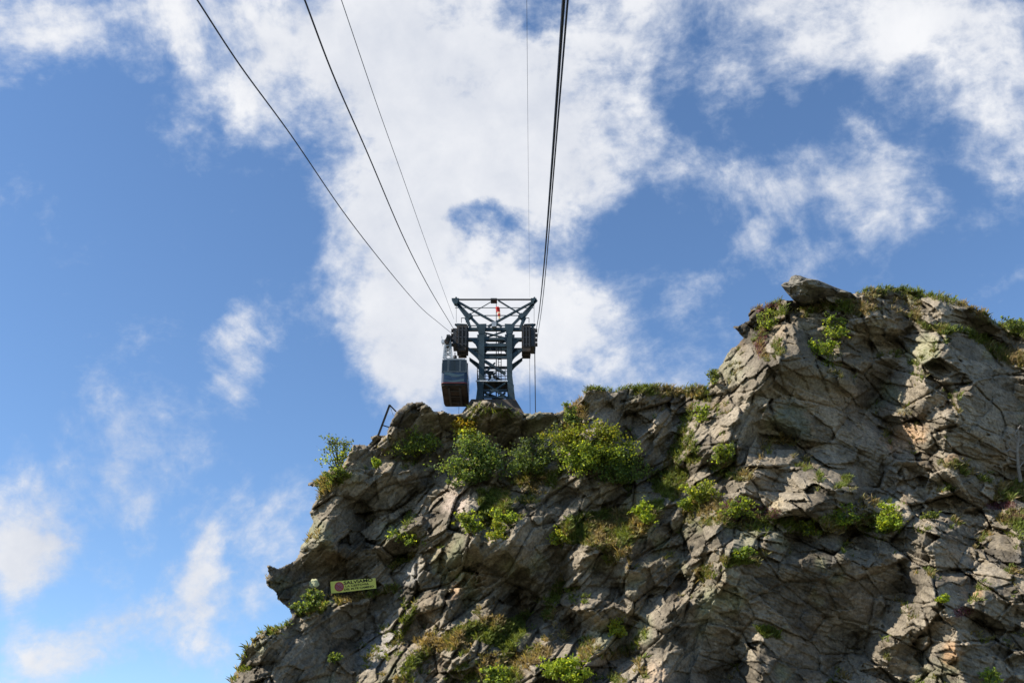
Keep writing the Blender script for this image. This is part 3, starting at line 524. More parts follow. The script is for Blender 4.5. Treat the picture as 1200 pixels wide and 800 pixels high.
# plinth
pl_ = MB(); z0 = T(0, 486).z-2.5; z1 = T(0, 469.3).z
for (x0, x1, y0, y1, z) in ((T(541,480).x-1.2, T(614,480).x+1.2, YT-1.2, YT+DEP+2, z0), (T(552.5,470).x, T(604,470).x, YT-.3, YT+DEP+.9, z1)):
    pl_.v += [Vector((x0,y0,z)), Vector((x1,y0,z)), Vector((x1,y1,z)), Vector((x0,y1,z))]
pl_.f = [(3,2,1,0),(4,5,6,7),(0,1,5,4),(1,2,6,5),(2,3,7,6),(3,0,4,7)]
po = pl_.build('concrete_plinth', M_conc); tag(po, 'brown-grey sloping concrete base under the lattice tower', 'foundation')
# ------------------------------------------------------------ cabin
CY0 = 72.6; CL = 4.3
def C(u, v, y=0): p = PY(u, v, CY0); return Vector((p.x, CY0+y, p.z))
cx0, cx1 = C(517.6, 430).x, C(547.8, 430).x; czt = C(0, 419).z; czb = C(0, 450).z
cabin = empty('cable_car_cabin', ((cx0+cx1)/2, CY0+CL/2, czb), label='blue and grey aerial cable car cabin hanging left of the tower', cat='cable car')
def rrect(x0, x1, y0, y1, r, n=4):
    o = []
    for cx, cy, a0 in ((x1-r, y0+r, -90), (x1-r, y1-r, 0), (x0+r, y1-r, 90), (x0+r, y0+r, 180)):
        for k in range(n+1): a = math.radians(a0+90*k/n); o.append((cx+r*math.cos(a), cy+r*math.sin(a)))
    return o
def slab(B, x0, x1, y0, y1, z0, z1, r, r2=None, ins=0):
    p0 = rrect(x0, x1, y0, y1, r); p1 = rrect(x0+ins, x1-ins, y0+ins, y1-ins, r); n = len(p0); i = len(B.v)
    B.v += [Vector((a, b, z0)) for a, b in p0]+[Vector((a, b, z1)) for a, b in p1]
    B.f.append(tuple(range(i, i+n))[::-1]); B.f.append(tuple(range(i+n, i+2*n))); B.f += [(i+k, i+(k+1)%n, i+n+(k+1)%n, i+n+k) for k in range(n)]
def zc(v): return C(0, v).z
part('lower_body', M_cabb, lambda B: slab(B, cx0, cx1, CY0, CY0+CL, zc(449), zc(436), .25), cabin)
part('underside', M_under, lambda B: slab(B, cx0+.06, cx1-.06, CY0+.06, CY0+CL-.06, zc(449)-.16, zc(449)-.002, .25), cabin)
part('underside_frame', M_dark, lambda B: [B.box(x-.08, x+.08, CY0+.4, CY0+CL-.4, zc(449)-.26, zc(449)-.163) for x in (cx0+.6, cx1-.6)]+[B.box(cx0+.7, cx1-.7, y-.06, y+.06, zc(449)-.24, zc(449)-.163) for y in (CY0+1, CY0+2.1, CY0+3.2)], cabin)
part('red_stripe', M_red, lambda B: slab(B, cx0-.012, cx1+.012, CY0-.012, CY0+CL+.012, zc(449)+.01, zc(449)+.10, .25), cabin)
part('upper_body', M_cabw, lambda B: (slab(B, cx0+.02, cx1-.02, CY0+.02, CY0+CL-.02, zc(436), zc(420.5), .25, ins=.05), slab(B, cx0+.10, cx1-.10, CY0+.1, CY0+CL-.1, zc(420.5), zc(418.6), .2, ins=.18)), cabin)
for (a, b) in ((518.9, 524.3), (526.4, 538.2), (540.2, 545.9)):
    wz0, wz1 = zc(435), zc(422.3)
    fr = part('window_frame', M_cabw, lambda B: [B.box(C(a,430).x-.06, C(b,430).x+.06, CY0-.02, CY0+.06, wz0-.07, wz0), B.box(C(a,430).x-.06, C(b,430).x+.06, CY0-.02, CY0+.06, wz1, wz1+.07), B.box(C(a,430).x-.06, C(a,430).x, CY0-.02, CY0+.06, wz0, wz1), B.box(C(b,430).x, C(b,430).x+.06, CY0-.02, CY0+.06, wz0, wz1)], cabin)
    part('window_pane', M_glass, lambda B: B.box(C(a,430).x, C(b,430).x, CY0+.0, CY0+.03, wz0, wz1), cabin)
for xs in (cx0, cx1):
    for k in range(3):
        part('side_window', M_glass, lambda B: B.box(xs-.02 if xs == cx0 else xs-.08, xs+.08 if xs == cx0 else xs+.02, CY0+.35+k*1.25, CY0+1.35+k*1.25, zc(435), zc(423)), cabin)
# painted waves on the front
def wave(B, v0, amp, thick, ph):
    xs = np.linspace(cx0+.25, cx1-.25, 17)
    top = [(x, zc(v0)+amp*math.sin((x-cx0)*3.0+ph)) for x in xs]; bot = [(x, z-thick*(.35+.65*abs(math.sin((x-cx0)*1.5+ph)))) for x, z in top]
    for k in range(16): B.prism([bot[k], bot[k+1], top[k+1], top[k]], CY0-.006, CY0-.002)
part('painted_wave', M_cabwave, lambda B: wave(B, 437.4, .10, .26, .4), cabin); part('painted_wave', M_cabwave, lambda B: wave(B, 444.8, .07, .20, 2.4), cabin)
part('painted_wave', M_cabw, lambda B: [B.box(C(529+k*1.5,440).x, C(529.9+k*1.5,440).x, CY0-.008, CY0-.002, zc(441.8), zc(440.6)) for k in range(5)], cabin)
part('roof_rail', M_galv, lambda B: [B.beam(C(520+k*4, 418.8, .5), C(520+k*4, 417.2, .5), .05) for k in range(7)]+[B.beam(C(519.5, 417.3, .5), C(545, 417.3, .5), .05)], cabin)
# hanger and running gear, leaning to the rope
hy = CL/2
def CH(u, v): p = PY(u, v, CY0+hy); return Vector((p.x, CY0+hy, p.z))
def hang(B):
    for yy in (-.5, .5):
        o = Vector((0, yy, 0)); B.beam(CH(520, 423)+o, CH(522.5, 402)+o, .13); B.beam(CH(530, 423)+o, CH(527.5, 398)+o, .13)
        for k in range(4): B.beam(CH(520.5+k*.5, 420-k*5)+o, CH(529.3-k*.4, 415-k*5)+o, .08); B.beam(CH(529.6-k*.4, 420-k*5)+o, CH(521+k*.5, 415-k*5)+o, .08)
        B.beam(CH(519.5, 405)+o, CH(529, 405)+o, .12)
hg = part('hanger', M_galv, hang, cabin)
part('hanger_joint', M_rust, lambda B: B.tube([CH(524, 404)+Vector((0,-.7,0)), CH(524, 404)+Vector((0,.7,0))], .22, 10), cabin)
def carr(B):
    B.beam(CH(526, 399)+Vector((0,-1.9,-.9)), CH(527.5, 396)+Vector((0,1.9,.9)), .22, .35)
    for k in range(6): t = -1+k*.4; c = CH(527, 396.5)+Vector((0, 1.8*t, .85*t)); B.tube([c+Vector((-.13,0,0)), c+Vector((.13,0,0))], .24, 10)
part('carriage', M_dark, carr, cabin)
part('lamp_arm', M_galv, lambda B: (B.beam(CH(519, 405), CH(517.6, 394), .05), B.tube([CH(519.5, 400.5)+Vector((0,-.1,0)), CH(519.5, 400.5)+Vector((0,.1,0))], .18, 10), B.beam(CH(521,404), CH(524,393), .06)), cabin)
part('guide_pole', M_dark, lambda B: (B.beam(CH(533.2, 424), CH(533.2, 413), .07), B.tube([CH(533.2, 418.5)+Vector((0,0,-.1)), CH(533.2, 418.5)+Vector((0,0,.12))], .16, 8)), cabin)
# ------------------------------------------------------------ ropes
def rope(name, uv, X0, X1, r, label, m, r2=None, group=None):
    # X along the rope runs linearly with depth; the far end (tower) at plane X0, near end X1
    (ue, ve) = uv[-1]; de = YT
    pe = PY(ue, ve, YT-.2); X0 = pe.x; pts = []
    (un, vn) = uv[0]
    pn = PX(un, vn, X1); A0 = Vector((pe.x, pe.y)); B0 = Vector((pn.x, pn.y)); dv = B0-A0
    for (u, v) in uv:
        a = (u-600)/FPX; b = (400-v)/FPX; dy = FW[1]+b*UP[1]
        if abs(X1) < 1:      # overhead ropes: the height profile (a shallow catenary) gives the distance
            dz = FW[2]+b*UP[2]; lo, hi = 1.0, 120.0
            for _ in range(50):
                d = (lo+hi)/2; t = (d*dy-pn.y)/(pe.y-pn.y); zc_ = pn.z+(pe.z-pn.z)*t-1.6*t*(1-t)
                if d*dz < zc_: lo = d
                else: hi = d
            if v >= ve: d = YT/dy
        else:                # ropes off to the side: intersect with their vertical plane
            den = a*dv.y-dy*dv.x; d = (A0.x*dv.y-A0.y*dv.x)/den
        pts.append(P(u, v, d))
    pts[-1] = pe if False else pts[-1]
    k = (pts[0]-pts[1]); k.normalize(); ext = [pts[0]+k*t-Vector((0,0,1))*0 for t in (120, 60, 25)]
    # sag continues behind the viewer, ever gentler
    for i, t in enumerate((120, 60, 25)): ext[i].z += .0008*t*t
    allp = ext+pts; b = MB(); b.tube(allp, r, 6)
    o = b.build(name, m); tag(o, label, 'cable'); return o
def fine(uv, n=6):     # smooth the measured points (Catmull-Rom)
    q = [(2*uv[0][0]-uv[1][0], 2*uv[0][1]-uv[1][1])]+list(uv)+[(2*uv[-1][0]-uv[-2][0], 2*uv[-1][1]-uv[-2][1])]; o = []
    for i in range(1, len(q)-2):
        for k in range(n):
            t = k/n; p0, p1, p2, p3 = [np.array(x, float) for x in q[i-1:i+3]]
            o.append(tuple(.5*((2*p1)+(-p0+p2)*t+(2*p0-5*p1+4*p2-p3)*t*t+(-p0+3*p1-3*p2+p3)*t**3)))
    return o+[uv[-1]]
rope('haulage_cable', fine([(231,0),(280,75),(340,157),(400,245),(450,310),(490,357),(514,378),(530,391)]), 0, -5.2, .016, 'thin dark cable bowing from the top left down to the tower, leftmost of all', M_cable)
rope('track_cable', fine([(357,0),(390,87),(430,178),(470,272),(500,332),(532,386)]), 0, -5.0, .024, 'dark straight cable meeting the left saddle, between the bowed cable and the thin grey wire', M_cable)
rope('signal_wire', fine([(400,0),(440,118),(470,202),(500,287),(532,374)]), 0, -4.6, .012, 'thin grey wire running down to the outrigger left of the tower head', M_wire)
rope('signal_wire', fine([(617.3,0),(618.6,150),(619.6,250),(620.8,349)]), 0, .34, .005, 'faint vertical grey wire dropping to the right tip of the tower head', M_wire)
rope('track_cable', fine([(660.6,0),(653.6,100),(646.3,200),(638.5,300),(632.5,360),(628.2,388)]), 0, .72, .027, 'thick black cable, left one of the close pair right of centre', M_cable)
rope('track_cable', fine([(665.3,0),(657.2,100),(649.0,200),(641.0,300),(635,360),(628.6,402)]), 0, .80, .017, 'thinner black cable running close along the right side of the thick one', M_cable)
def drop(u, v0, v1, r, label, y=0):
    b = MB(); b.beam(PY(u, v0, YT+y), Vector((PY(u, v0, YT+y).x, YT+y, PY(u, v1, YT+y).z)), r); o = b.build('hanging_cable', M_cable); tag(o, label, 'cable')
drop(626.6, 408, 492, .07, 'dark cable dropping straight down from the right saddle to the crest', -.2); drop(620.6, 412, 490, .03, 'faint cable hanging inside the dark one under the right saddle', 1.0)
drop(538, 470, 486, .03, 'short line hanging below the cabin to the rock', -.6)
# ------------------------------------------------------------ handrail on the left crest
b0 = surf(446, 514); dd = b0.dot(Vector(FW))
hr = empty('metal_handrail', b0, label='bent dark metal rail frame leaning on the left crest', cat='handrail')
part('post', M_dark, lambda B: B.beam(P(442.5, 512, dd), P(456.8, 474, dd), .14), hr); part('top_bar', M_dark, lambda B: B.beam(P(456.6, 474.3, dd), P(464, 482, dd+.3), .09), hr)
part('crossbar', M_dark, lambda B: B.beam(P(448, 498, dd), P(457, 500.7, dd+.2), .07), hr); part('wire', M_wire, lambda B: B.beam(P(457, 475, dd), P(461, 487, dd+.2), .025), hr)
# ------------------------------------------------------------ sign
ds = min(D[np.argmin(abs(vs-v)), np.argmin(abs(us-u))] for u in (390, 400, 415, 430, 438) for v in (682, 688, 692))-.25
c00, c10, c11, c01 = P(388.1, 695, ds), P(441, 688.9, ds), P(440, 677, ds), P(387.1, 681.2, ds)
ex = (c10-c00); wS = ex.length; ex.normalize(); ez = (c01-c00); hS = ez.length; ny = ex.cross(ez).normalized(); ez2 = ny.cross(ex).normalized()
sign = empty('banner_sign', c00, label='yellow SALVIAMO banner sign fixed on the shaded rock above a grassy ledge', cat='sign')
Rm = Matrix((ex, ez2, ny)).transposed().to_4x4()
def loc2(x, y, z=0): return c00+ex*x+ez2*y+ny*z
b = MB(); 
for z in (-.04, 0):
    b.v += [c00+ny*z, c10+ny*z, c11+ny*z, c01+ny*z]
b.f = [(0,1,2,3),(7,6,5,4),(0,4,5,1),(1,5,6,2),(2,6,7,3),(3,7,4,0)]; b.build('panel', M_yel, sign)
def disc(name, cx, cy, r0, r1, m, z):
    n = 28; v = []; f = []
    for k in range(n):
        t = 2*math.pi*k/n
        for r in (r0, r1): v.append(loc2(cx+r*math.cos(t), cy+r*math.sin(t), z))
    for k in range(n): a = 2*k; c = 2*((k+1) % n); f.append((a, c, c+1, a+1))
    return mobj(name, v, f, m, sign)
rc = hS*.40; ccx = .75*hS; ccy = hS*.5
M_slil = mat('sign_lilac', (.33, .16, .22), rough=.7, var=.1)
disc('emblem_disc', ccx, ccy, 0.001, rc*.82, M_slil, .010); disc('emblem_ring', ccx, ccy, rc*.78, rc, M_sred, .014)
b = MB()
for (x0, y0, x1, y1, w) in ((-.6,.5,.6,-.5,.16),(-.45,-.2,.35,.55,.1),(-.3,-.55,.5,.1,.1),(-.6,.1,-.1,-.6,.08)): b.beam(loc2(ccx+x0*rc, ccy+y0*rc, .018), loc2(ccx+x1*rc, ccy+y1*rc, .018), w*rc*1.2, .01)
b.build('emblem_stripes', M_sred, sign)
def text(s, x, y, w, h, bold):
    cu = bpy.data.curves.new('lettering', 'FONT'); cu.body = s; cu.size = 1; cu.offset = bold
    o = bpy.data.objects.new('lettering', cu); S.collection.objects.link(o); bpy.context.view_layer.update()
    me = bpy.data.meshes.new_from_object(o.evaluated_get(bpy.context.evaluated_depsgraph_get())); bpy.data.objects.remove(o)
    co = np.array([v.co[:] for v in me.vertices]); mn, mxx = co.min(0), co.max(0)
    for v in me.vertices:
        p = loc2(x+(v.co.x-mn[0])/(mxx[0]-mn[0])*w, y+(v.co.y-mn[1])/(mxx[1]-mn[1])*h, .015)-c00; v.co = p
    me.materials.clear(); me.materials.append(M_blk); o = bpy.data.objects.new('lettering', me); link(o, sign); o['label'] = 'black lettering '+s
text('SALVIAMO', wS*.30, hS*.62, wS*.64, hS*.28, .028); text('LA CESTOVIA', wS*.33, hS*.38, wS*.52, hS*.17, .03); text('DEL M.TE CAMINO', wS*.29, hS*.12, wS*.66, hS*.17, .035)
# ------------------------------------------------------------ loose stones
def stone(loc, r, label, m, sq=(1, 1, .8), rz=0, seed=0, cat='rock', name='boulder', sub=3, rough=.25, group=None, rx=0, ry=0):
    bm = bmesh.new(); bmesh.ops.create_icosphere(bm, subdivisions=sub, radius=1); rs = random.Random(seed)
    pls = [(Vector((rs.uniform(-1,1), rs.uniform(-1,1), rs.uniform(-1,1))).normalized(), rs.uniform(.55, .85)) for _ in range(11)]
    from mathutils import noise
    for v in bm.verts:
        for n_, d_ in pls:
            t = v.co.dot(n_)
            if t > d_: v.co -= n_*(t-d_)
        v.co *= 1+rough*noise.fractal(v.co*2.2+Vector((seed*3.1, 0, 0)), 1., 2., 4)
        v.co.x *= sq[0]; v.co.y *= sq[1]; v.co.z *= sq[2]; v.co *= r
    me = bpy.data.meshes.new(name); bm.to_mesh(me); bm.free(); me.materials.append(m); o = bpy.data.objects.new(name, me); link(o); o.location = loc; o.rotation_euler = (rx, ry, rz)
    tag(o, label, cat, group); return o
M_rock2 = mat('dark_rock', (.13, .115, .095), rough=.95, var=.5, scale=1.2, bump=.5, col2=(.19, .175, .14))
M_lich = mat('pale_lichen_rock', (.50, .50, .30), rough=.9, var=.3, scale=3, bump=.4); M_pale = mat('pale_stone', (.5, .46, .36), rough=.9, var=.2, scale=4)
# the overhanging capstone on the crag
dcap = float(D[np.argmin(abs(vs-358)), np.argmin(abs(us-958))])-.6
def capstone():
    out_ = [(915,334),(919,331),(924,330),(927,324),(932,322),(938,323),(946,326),(958,328),(966,331),(975,335),(986,339),(998,343),(1000,349),(996,354),(982,352),(966,352),(955,355),(944,357),(935,356),(929,351),(921,342)]
    pts = out_; n = len(pts); vv = []; ff = []; cxp = sum(p[0] for p in pts)/n; cyp = sum(p[1] for p in pts)/n
    rings = [(0.0, -2.0), (.45, -1.9), (.8, -1.45), (.97, -.7), (1.0, 0), (1.0, 1.5), (.9, 4.0)]
    ring_ids = []; m_ = 126
    outl = []
    for k in range(n):
        a = np.array(pts[k], float); b2 = np.array(pts[(k+1) % n], float)
        for s_ in range(6): outl.append(a+(b2-a)*s_/6)
    NR = 26; fr = np.linspace(0, 1, NR)
    V = []
    for r_ in fr:
        for p in outl:
            u = cxp+(p[0]-cxp)*r_; v = cyp+(p[1]-cyp)*r_*1.0
            bulge = .9*(1-r_**4)+.085*(347-v)
            hh = bulge+(.05*(u-937) if u < 937 else -.006*(u-937))
            hh += .8*float(fb(np.array([u*MPP/.9]), np.array([v*MPP/.6]), 881, 4)[0])+.75*float(worley(np.array([u*MPP/1.1]), np.array([v*MPP/.5]), 891)[4][0])
            V.append(P(u, v, dcap-hh*(1-.5*(r_ > .98))))
    K = len(outl)
    F = [(j*K+i, j*K+(i+1) % K, (j+1)*K+(i+1) % K, (j+1)*K+i) for j in range(NR-1) for i in range(K)]
    base_ = len(V)
    for p in outl: V.append(P(p[0], p[1], dcap)*1.05)
    F += [((NR-1)*K+i, (NR-1)*K+(i+1) % K, base_+(i+1) % K, base_+i) for i in range(K)]; F.append(tuple(base_+i for i in range(K))[::-1])
    b = MB(); b.v = V; b.f = F; o = b.build('boulder', M_rock2); return tag(o, 'dark overhanging capstone boulder perched on top of the right-hand crag', 'boulder')
capstone()
s_ = surf(368, 682); stone(P(368, 683, s_.dot(Vector(FW))-.3), .42, 'pale yellow lichen-covered rock left of the yellow sign', M_lich, (1.0, .8, .85), seed=4)
s_ = surf(373, 702); stone(P(373.5, 702, s_.dot(Vector(FW))-.3), .5, 'narrow upright yellowish rock below the lichen rock', M_lich, (.45, .5, 1.2), seed=5)
for k, (u, v, r) in enumerate(((386.5, 704.5, .17), (404, 704, .15))):
    s_ = surf(u, v); stone(P(u, v, s_.dot(Vector(FW))-.25), r, ('small pale stone on the ledge under the left end of the sign', 'small pale stone in dry grass under the middle of the sign')[k], M_pale, seed=9+k, cat='stone', name='stone', sub=2, group='pale stones under the sign')
# ------------------------------------------------------------ plants
def leafcols(n, cols, v=.35):
    c = np.array(cols)[rng.integers(0, len(cols), n)]; return np.clip(c*(1+v*rng.uniform(-1, 1, (n, 1))), 0, 1)
M_leaf = mat('leaves', (0, 0, 0), rough=.55, var=.15, scale=2, attr='leafcol', trans=.55, spec=.3)
M_grass = mat('grass_blades', (0, 0, 0), rough=.7, var=.15, scale=2, attr='leafcol', trans=.35, spec=.2)
M_bark = mat('bark', (.09, .07, .05), rough=.95, var=.3, scale=6); M_dead = mat('bleached_bark', (.24, .22, .20), rough=.9, var=.3, scale=5)
def leaves(C_, size, cols, up=.35):      # C_ (n,3) centres -> rhombic leaves
    n = len(C_); d = rng.normal(size=(n, 3)); d /= np.linalg.norm(d, axis=1)[:, None]; e2 = rng.normal(size=(n, 3)); w = np.cross(d, e2); w /= np.linalg.norm(w, axis=1)[:, None]
    s = size*rng.uniform(.6, 1.3, (n, 1)); a = C_-d*s*.5; t = C_+d*s*.6; l = C_+w*s*.36; r = C_-w*s*.36
    V = np.stack([a, l, t, r], 1).reshape(-1, 3); F = np.arange(4*n).reshape(n, 4); return V, F, np.repeat(cols, 4, 0)
def bush(u, v, rw, rh, label, cols, name='bush', cat='bush', dens=1., size=.18, base=None, off=1.0, shape=1., group=None, topcols=None, stems=9, loose=0., lean=0.):
    """u,v centre and half sizes in survey pixels; rooted in the rock behind its lower rim"""
    bu, bv_ = base or (u, v+rh*.8)
    root = surf(bu, bv_); d = root.dot(Vector(FW)); sc = d/FPX; c = P(u, v, d-off); Rw = 1.02*rw*sc; Rh = 1.02*rh*sc/.9
    e_ = empty(name, root, label=label, cat=cat, group=group)
    b = MB(); cl = []
    for k in range(int(stems*(2.4 if rw > 20 else 1.4))):
        a = rng.uniform(0, 2*math.pi); rr_ = rng.uniform(.15, 1)**.6; el = rng.uniform(-.35, 1)
        tip = c+Vector((math.cos(a)*Rw*rr_*math.sqrt(max(0, 1-.55*el*el))+lean*el, -abs(math.sin(a))*Rw*.45*rr_+Rw*.1, Rh*el*(.95)))
        mid = (root+tip)/2+Vector((rng.uniform(-.1,.1)*Rw, -.1*Rw, rng.uniform(-.05,.15)*Rh)); mid2 = (mid+tip)/2+Vector((rng.uniform(-.1,.1)*Rw, 0, .05*Rh))
        b.tube([root, mid, mid2, tip], .035+.008*rw*sc, 5, .008)
        for q in range(3):
            t = (.4, .7, 1.)[q]; p = root.lerp(mid, t*2) if t < .5 else mid.lerp(tip, t*2-1); cl.append((p, .20+.13*q)) if t > .3 else None
        for q in range(4):
            p = tip+Vector(rng.normal(size=3)*np.array([.22*Rw, .16*Rw, .16*Rh])); b.tube([mid2, (mid2+p)/2+Vector((0,0,.04)), p], .015, 4, .005); cl.append((p, rng.uniform(.2, .36)))
    b.build('stems', M_bark, e_)
    npx = int(dens*rw*rh*5.0*(1-loose)); per = max(6, npx//len(cl)); Cs = []
    for p, r in cl:
        k = max(3, int(per*(.5+rng.random()))); r3_ = r*(Rw+Rh)*rng.uniform(.2, .5)
        Cs.append(np.array(p)+rng.normal(size=(k, 3))*r3_*np.array([.55, .5, .42]))
    Cs = np.concatenate(Cs)
    # keep the rock from swallowing the leaves: push them toward the open side
    co = leafcols(len(Cs), cols)*1.65
    if topcols is not None:
        m = (Cs[:, 2]-c.z)/Rh+rng.uniform(-.25, .25, len(Cs)) > .25; co[m] = leafcols(int(m.sum()), topcols)
    V, F, cc = leaves(Cs, size, co); bulk('foliage', V, F, M_leaf, e_, {'leafcol': ('POINT', cc)}); return e_
GR = [(.075,.11,.03),(.10,.13,.035),(.055,.085,.028)]; DK = [(.04,.075,.022),(.055,.09,.028),(.07,.105,.035)]; BR = [(.15,.19,.03),(.19,.22,.03),(.11,.155,.025)]; YL = [(.16,.17,.035),(.18,.17,.03),(.14,.16,.03)]; OR = [(.24,.19,.03),(.27,.18,.025),(.18,.17,.03)]; OL = [(.08,.10,.035),(.10,.11,.04),(.06,.085,.03)]; GY = [(.085,.12,.05),(.10,.13,.055),(.07,.10,.04)]
bush(394,532,17,22,'airy green sapling rising from the left edge of the cliff against the sky',OL+BR,name='sapling',cat='tree',dens=.85,size=.16,base=(398,556),off=-.1,loose=.25,stems=10,topcols=BR+OL)
bush(391,556,13,8,'low leafy shrub at the foot of the airy sapling on the left edge',GR+OL,cat='shrub',name='shrub',base=(392,566))
bush(487,522,26,15,'spreading green bush on the shaded knob right of the metal handrail',OL+GR+BR,dens=1.0,base=(492,536),off=1.8)
bush(441,544,6,6,'tiny light green shrub on the dark slab below the handrail',BR,name='shrub',cat='shrub',dens=1.2,base=(441,550))
bush(556,548,33,29,'large dark green rounded bush below the cable car cabin',GR+DK+OL,dens=1.25,base=(560,570))
bush(547,508,15,15,'yellow-leaved shrub growing above the dark bush below the cabin',YL+BR,name='shrub',cat='shrub',dens=1.3,base=(550,520),topcols=OR,off=2.2)
bush(622,540,27,22,'grey-green bush left of the brightest bush, below the tower base',GY+GR,dens=1.0,base=(625,560),topcols=GY)
bush(688,534,48,28,'big bright yellow-green bush in the middle of the slope',BR+GR,dens=1.35,base=(690,558),topcols=BR+YL)
bush(727,552,27,22,'dark green bush spreading right of the big bright bush',DK+GR,dens=1.0,base=(725,570),topcols=GR+GY)
bush(668,489,10,15,'upright olive bush at the crest below the flat-topped block',OL+GR,dens=1.1,base=(668,500))
bush(481,631,22,13,'fresh green shrub sprouting above the pale rounded boulder',BR+GR,name='shrub',cat='shrub',dens=.9,base=(485,642))
bush(549,617,18,13,'olive shrub below the large dark bush, above the black recess',OL+BR,name='shrub',cat='shrub',base=(550,626))
bush(581,628,10,14,'yellow-green drooping shrub over the black recess',BR+YL,name='shrub',cat='shrub',base=(582,626),dens=1.2)
bush(592,606,15,11,'green shrub on the turf between the drooping shrub and the triangular block',GR+BR,name='shrub',cat='shrub',base=(594,614))
bush(655,632,10,11,'small yellow-green shrub beside the triangular shaded block',BR+YL,name='shrub',cat='shrub',base=(655,640),dens=1.1)
bush(754,604,15,13,'bright green shrub on the turf below the dark right-hand bush',BR,name='shrub',cat='shrub',base=(754,614),dens=1.2)
bush(820,578,20,13,'yellow-green bush on the ledge left of the heather',YL+BR+OL,base=(822,588),dens=1.2)
bush(806,592,9,8,'small green shrub tucked under the yellow-green ledge bush',BR+GR,name='shrub',cat='shrub',base=(806,600))
bush(866,598,17,12,'olive-green bush beside the purple heather',BR+OL,base=(868,606),dens=1.1)
bush(845,533,14,13,'loose green shrub on the bright broken rock above the ledge bushes',OL+BR,name='shrub',cat='shrub',base=(845,544),dens=.9)
bush(822,487,10,11,'green shrub on the bright buttress under the crag shoulder',BR+GR,name='shrub',cat='shrub',base=(822,496),dens=1.0)
bush(836,443,7,11,'small olive shrub in the notch where the crag meets the crest',OL,name='shrub',cat='shrub',base=(838,450))
bush(899,378,10,12,'green shrub in the gully left of the stepped rock column',OL+BR,name='shrub',cat='shrub',base=(899,388))
bush(963,411,18,12,'dense green bush on the shaded shelf under the capstone',BR+GR,base=(965,420),dens=1.4,size=.16)
bush(981,386,15,15,'taller olive bush just above the dense one under the capstone',OL+BR,base=(980,398),dens=.9)
bush(990,607,18,12,'bright green bush on the ledge over the dark hollow',BR+GR,base=(990,616),dens=1.1)
bush(1044,612,15,17,'bright green bush against the square-cut edge of the right buttress',BR,base=(1042,622),dens=1.1)
bush(949,622,13,9,'light green shrub on the ledge left of the two bright ledge bushes',BR+OL,name='shrub',cat='shrub',base=(949,628))
bush(872,650,14,6,'flat vivid green shrub topping the large shaded wall',BR+GR,name='shrub',cat='shrub',base=(872,655),dens=1.3)
bush(724,739,11,13,'small yellow-green shrub at the foot of the lower overhang',BR+YL,name='shrub',cat='shrub',base=(726,748),dens=1.1)
bush(660,790,28,15,'bright green bush cut off by the bottom edge of the view',BR,base=(660,800),dens=1.2)
bush(582,795,20,11,'green bush at the bottom, left of the bright one',BR+GR,base=(582,802),dens=1.1)
bush(362,708,19,13,'dark green tuft-like bush below the lichen rock left of the sign',GR+OL,base=(365,716),dens=1.3,size=.2)
bush(393,771,8,4,'tiny green shrub in the shaded lower left wall',GR,name='shrub',cat='shrub',base=(394,773),dens=1.2)
bush(1107,702,9,4,'little bright green shrub left of the purple heather cushion',BR,name='shrub',cat='shrub',base=(1108,705),dens=1.3)
bush(1188,380,12,10,'green bush on the skyline at the right edge',GR+OL,base=(1188,392),dens=.9)
bush(1160,797,12,9,'pale green shrub at the bottom right',GY+BR,name='shrub',cat='shrub',base=(1160,804),dens=.9)
bush(1090,605,10,5,'low sparse green herb on the top of the right buttress',OL,name='shrub',cat='shrub',base=(1090,607),dens=.6)
# dead tree
r0 = surf(1196, 562); dt = r0.dot(Vector(FW))-.6
dead = empty('dead_tree', P(1196, 562, dt), label='bare bleached dead tree at the right edge against dark rock', cat='tree')
def DT(u, v, o=0): return P(u, v, dt-o)
part('trunk', M_dead, lambda B: B.tube([DT(1196,564), DT(1193,545), DT(1192,528), DT(1194,512), DT(1193,500)], .14, 7, .04), dead)
for pl in ([(1192,530),(1184,526),(1176,531),(1168,528)],[(1192,540),(1182,536),(1170,540),(1160,524),(1153,528)],[(1193,512),(1186,506),(1180,509)],[(1193,524),(1200,518),(1208,515)],[(1170,530),(1164,520),(1172,516),(1174,503)],[(1194,548),(1202,538),(1210,533)],[(1193,518),(1189,508),(1196,498),(1199,500)],[(1184,526),(1180,518),(1186,514)],[(1160,524),(1155,518)]):
    part('branch', M_dead, lambda B: B.tube([DT(a, c, .1*i) for i, (a, c) in enumerate(pl)], .06, 5, .018), dead)
# grass: tufts rooted in the turf, and on ledges
gm = (turf > 0) & inside; ii, jj = np.nonzero(gm & (V_ < 812) & (U_ < 1212)); prob = turf[ii, jj]; sel = rng.random(len(ii)) < prob*.34; ii = ii[sel]; jj = jj[sel]
slope = Hh[1:, :]-Hh[:-1, :]; led = np.zeros_like(U_, bool); sm = samp(A, U_, V_); led[:-1] = (slope > .12) & (fb(U_/16, V_/16, 701, 4) > .22)[:-1] & inside[:-1] & (sm[:-1] > -.6)
i2, j2 = np.nonzero(led & (V_ < 812) & (U_ < 1212)); s2 = rng.random(len(i2)) < .33; ii = np.concatenate([ii, i2[s2]]); jj = np.concatenate([jj, j2[s2]])
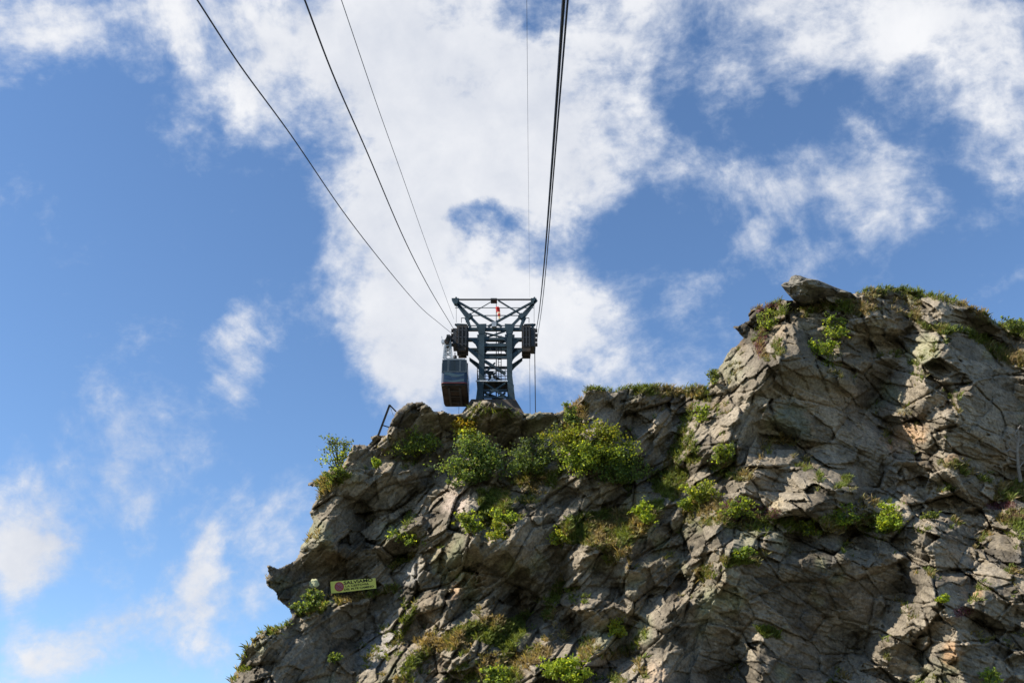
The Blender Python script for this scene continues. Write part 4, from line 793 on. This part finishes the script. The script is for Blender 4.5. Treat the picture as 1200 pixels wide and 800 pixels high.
# skyline fringe
ed = inside & ~np.roll(inside, 2, 0) & (U_ < 1212) & (((U_ > 660) & (U_ < 840)) | ((U_ > 1005) & (rng.random(U_.shape) < .45)) | ((U_ > 880) & (U_ < 915)) | ((U_ < 345) & (V_ > 700) & (rng.random(U_.shape) < .12))); i3, j3 = np.nonzero(ed); s3 = rng.random(len(i3)) < .42; ii = np.concatenate([ii, i3[s3]]); jj = np.concatenate([jj, j3[s3]])
ok = ~((us[jj] > 610) & (us[jj] < 655) & (vs[ii] < 500) & (rng.random(len(ii)) < .6)); ii = ii[ok]; jj = jj[ok]
roots = XYZ[ii, jj]; n = len(roots); NB = 9
gsel = fb(us[jj]/26, vs[ii]/26, 711, 3)+rng.uniform(-.3, .3, n)
tcols = np.where((gsel > -.02)[:, None], np.array([.14, .175, .04]), np.where((gsel > -.25)[:, None], np.array([.19, .175, .07]), np.array([.29, .225, .12])))
R = np.repeat(roots, NB, 0); ln = rng.uniform(.18, .5, (n*NB, 1))*np.repeat(rng.uniform(.6, 1.25, (n, 1)), NB, 0)
dr = rng.normal(size=(n*NB, 3))*np.array([.5, .35, .25])+np.array([0, -.45, .75]); dr /= np.linalg.norm(dr, axis=1)[:, None]
sd2 = np.cross(dr, rng.normal(size=(n*NB, 3))); sd2 /= np.linalg.norm(sd2, axis=1)[:, None]; wd = .022
Rj = R+rng.normal(size=R.shape)*.05; midp = Rj+dr*ln*.6; tip = Rj+dr*ln*1.15+np.array([0, -.15, -.38])*ln+np.array([0,0,.05])
V4 = np.stack([Rj-sd2*wd, Rj+sd2*wd, midp+sd2*wd*.8, tip], 1).reshape(-1, 3); cg = np.repeat(np.repeat(tcols, NB, 0)*rng.uniform(.65, 1.35, (n*NB, 1)), 4, 0)
go = bulk('grass', V4, np.arange(4*n*NB).reshape(-1, 4), M_grass, None, {'leafcol': ('POINT', cg)}); tag(go, 'dry and green grass tufts growing along the ledges and crest of the cliff', 'grass', kind='stuff')
# heather
hp = []
for pl in HEATHER: m = inpoly(U_, V_, pl) & inside; a_i, a_j = np.nonzero(m); s_i = rng.random(len(a_i)) < .5; hp.append(XYZ[a_i[s_i], a_j[s_i]])
hp = np.concatenate(hp); hc = np.repeat(hp, 12, 0)+rng.normal(size=(len(hp)*12, 3))*np.array([.12, .12, .1])+np.array([0, -.15, .08])
V, F, cc = leaves(hc, .07, leafcols(len(hc), [(.14,.045,.085),(.10,.035,.06),(.07,.06,.03),(.16,.07,.11)])); ho = bulk('heather', V, F, M_leaf, None, {'leafcol': ('POINT', cc)}); tag(ho, 'low purple heather cushions on the rock ledges', 'heather', kind='stuff')
print('tufts', n, 'faces', len(q))
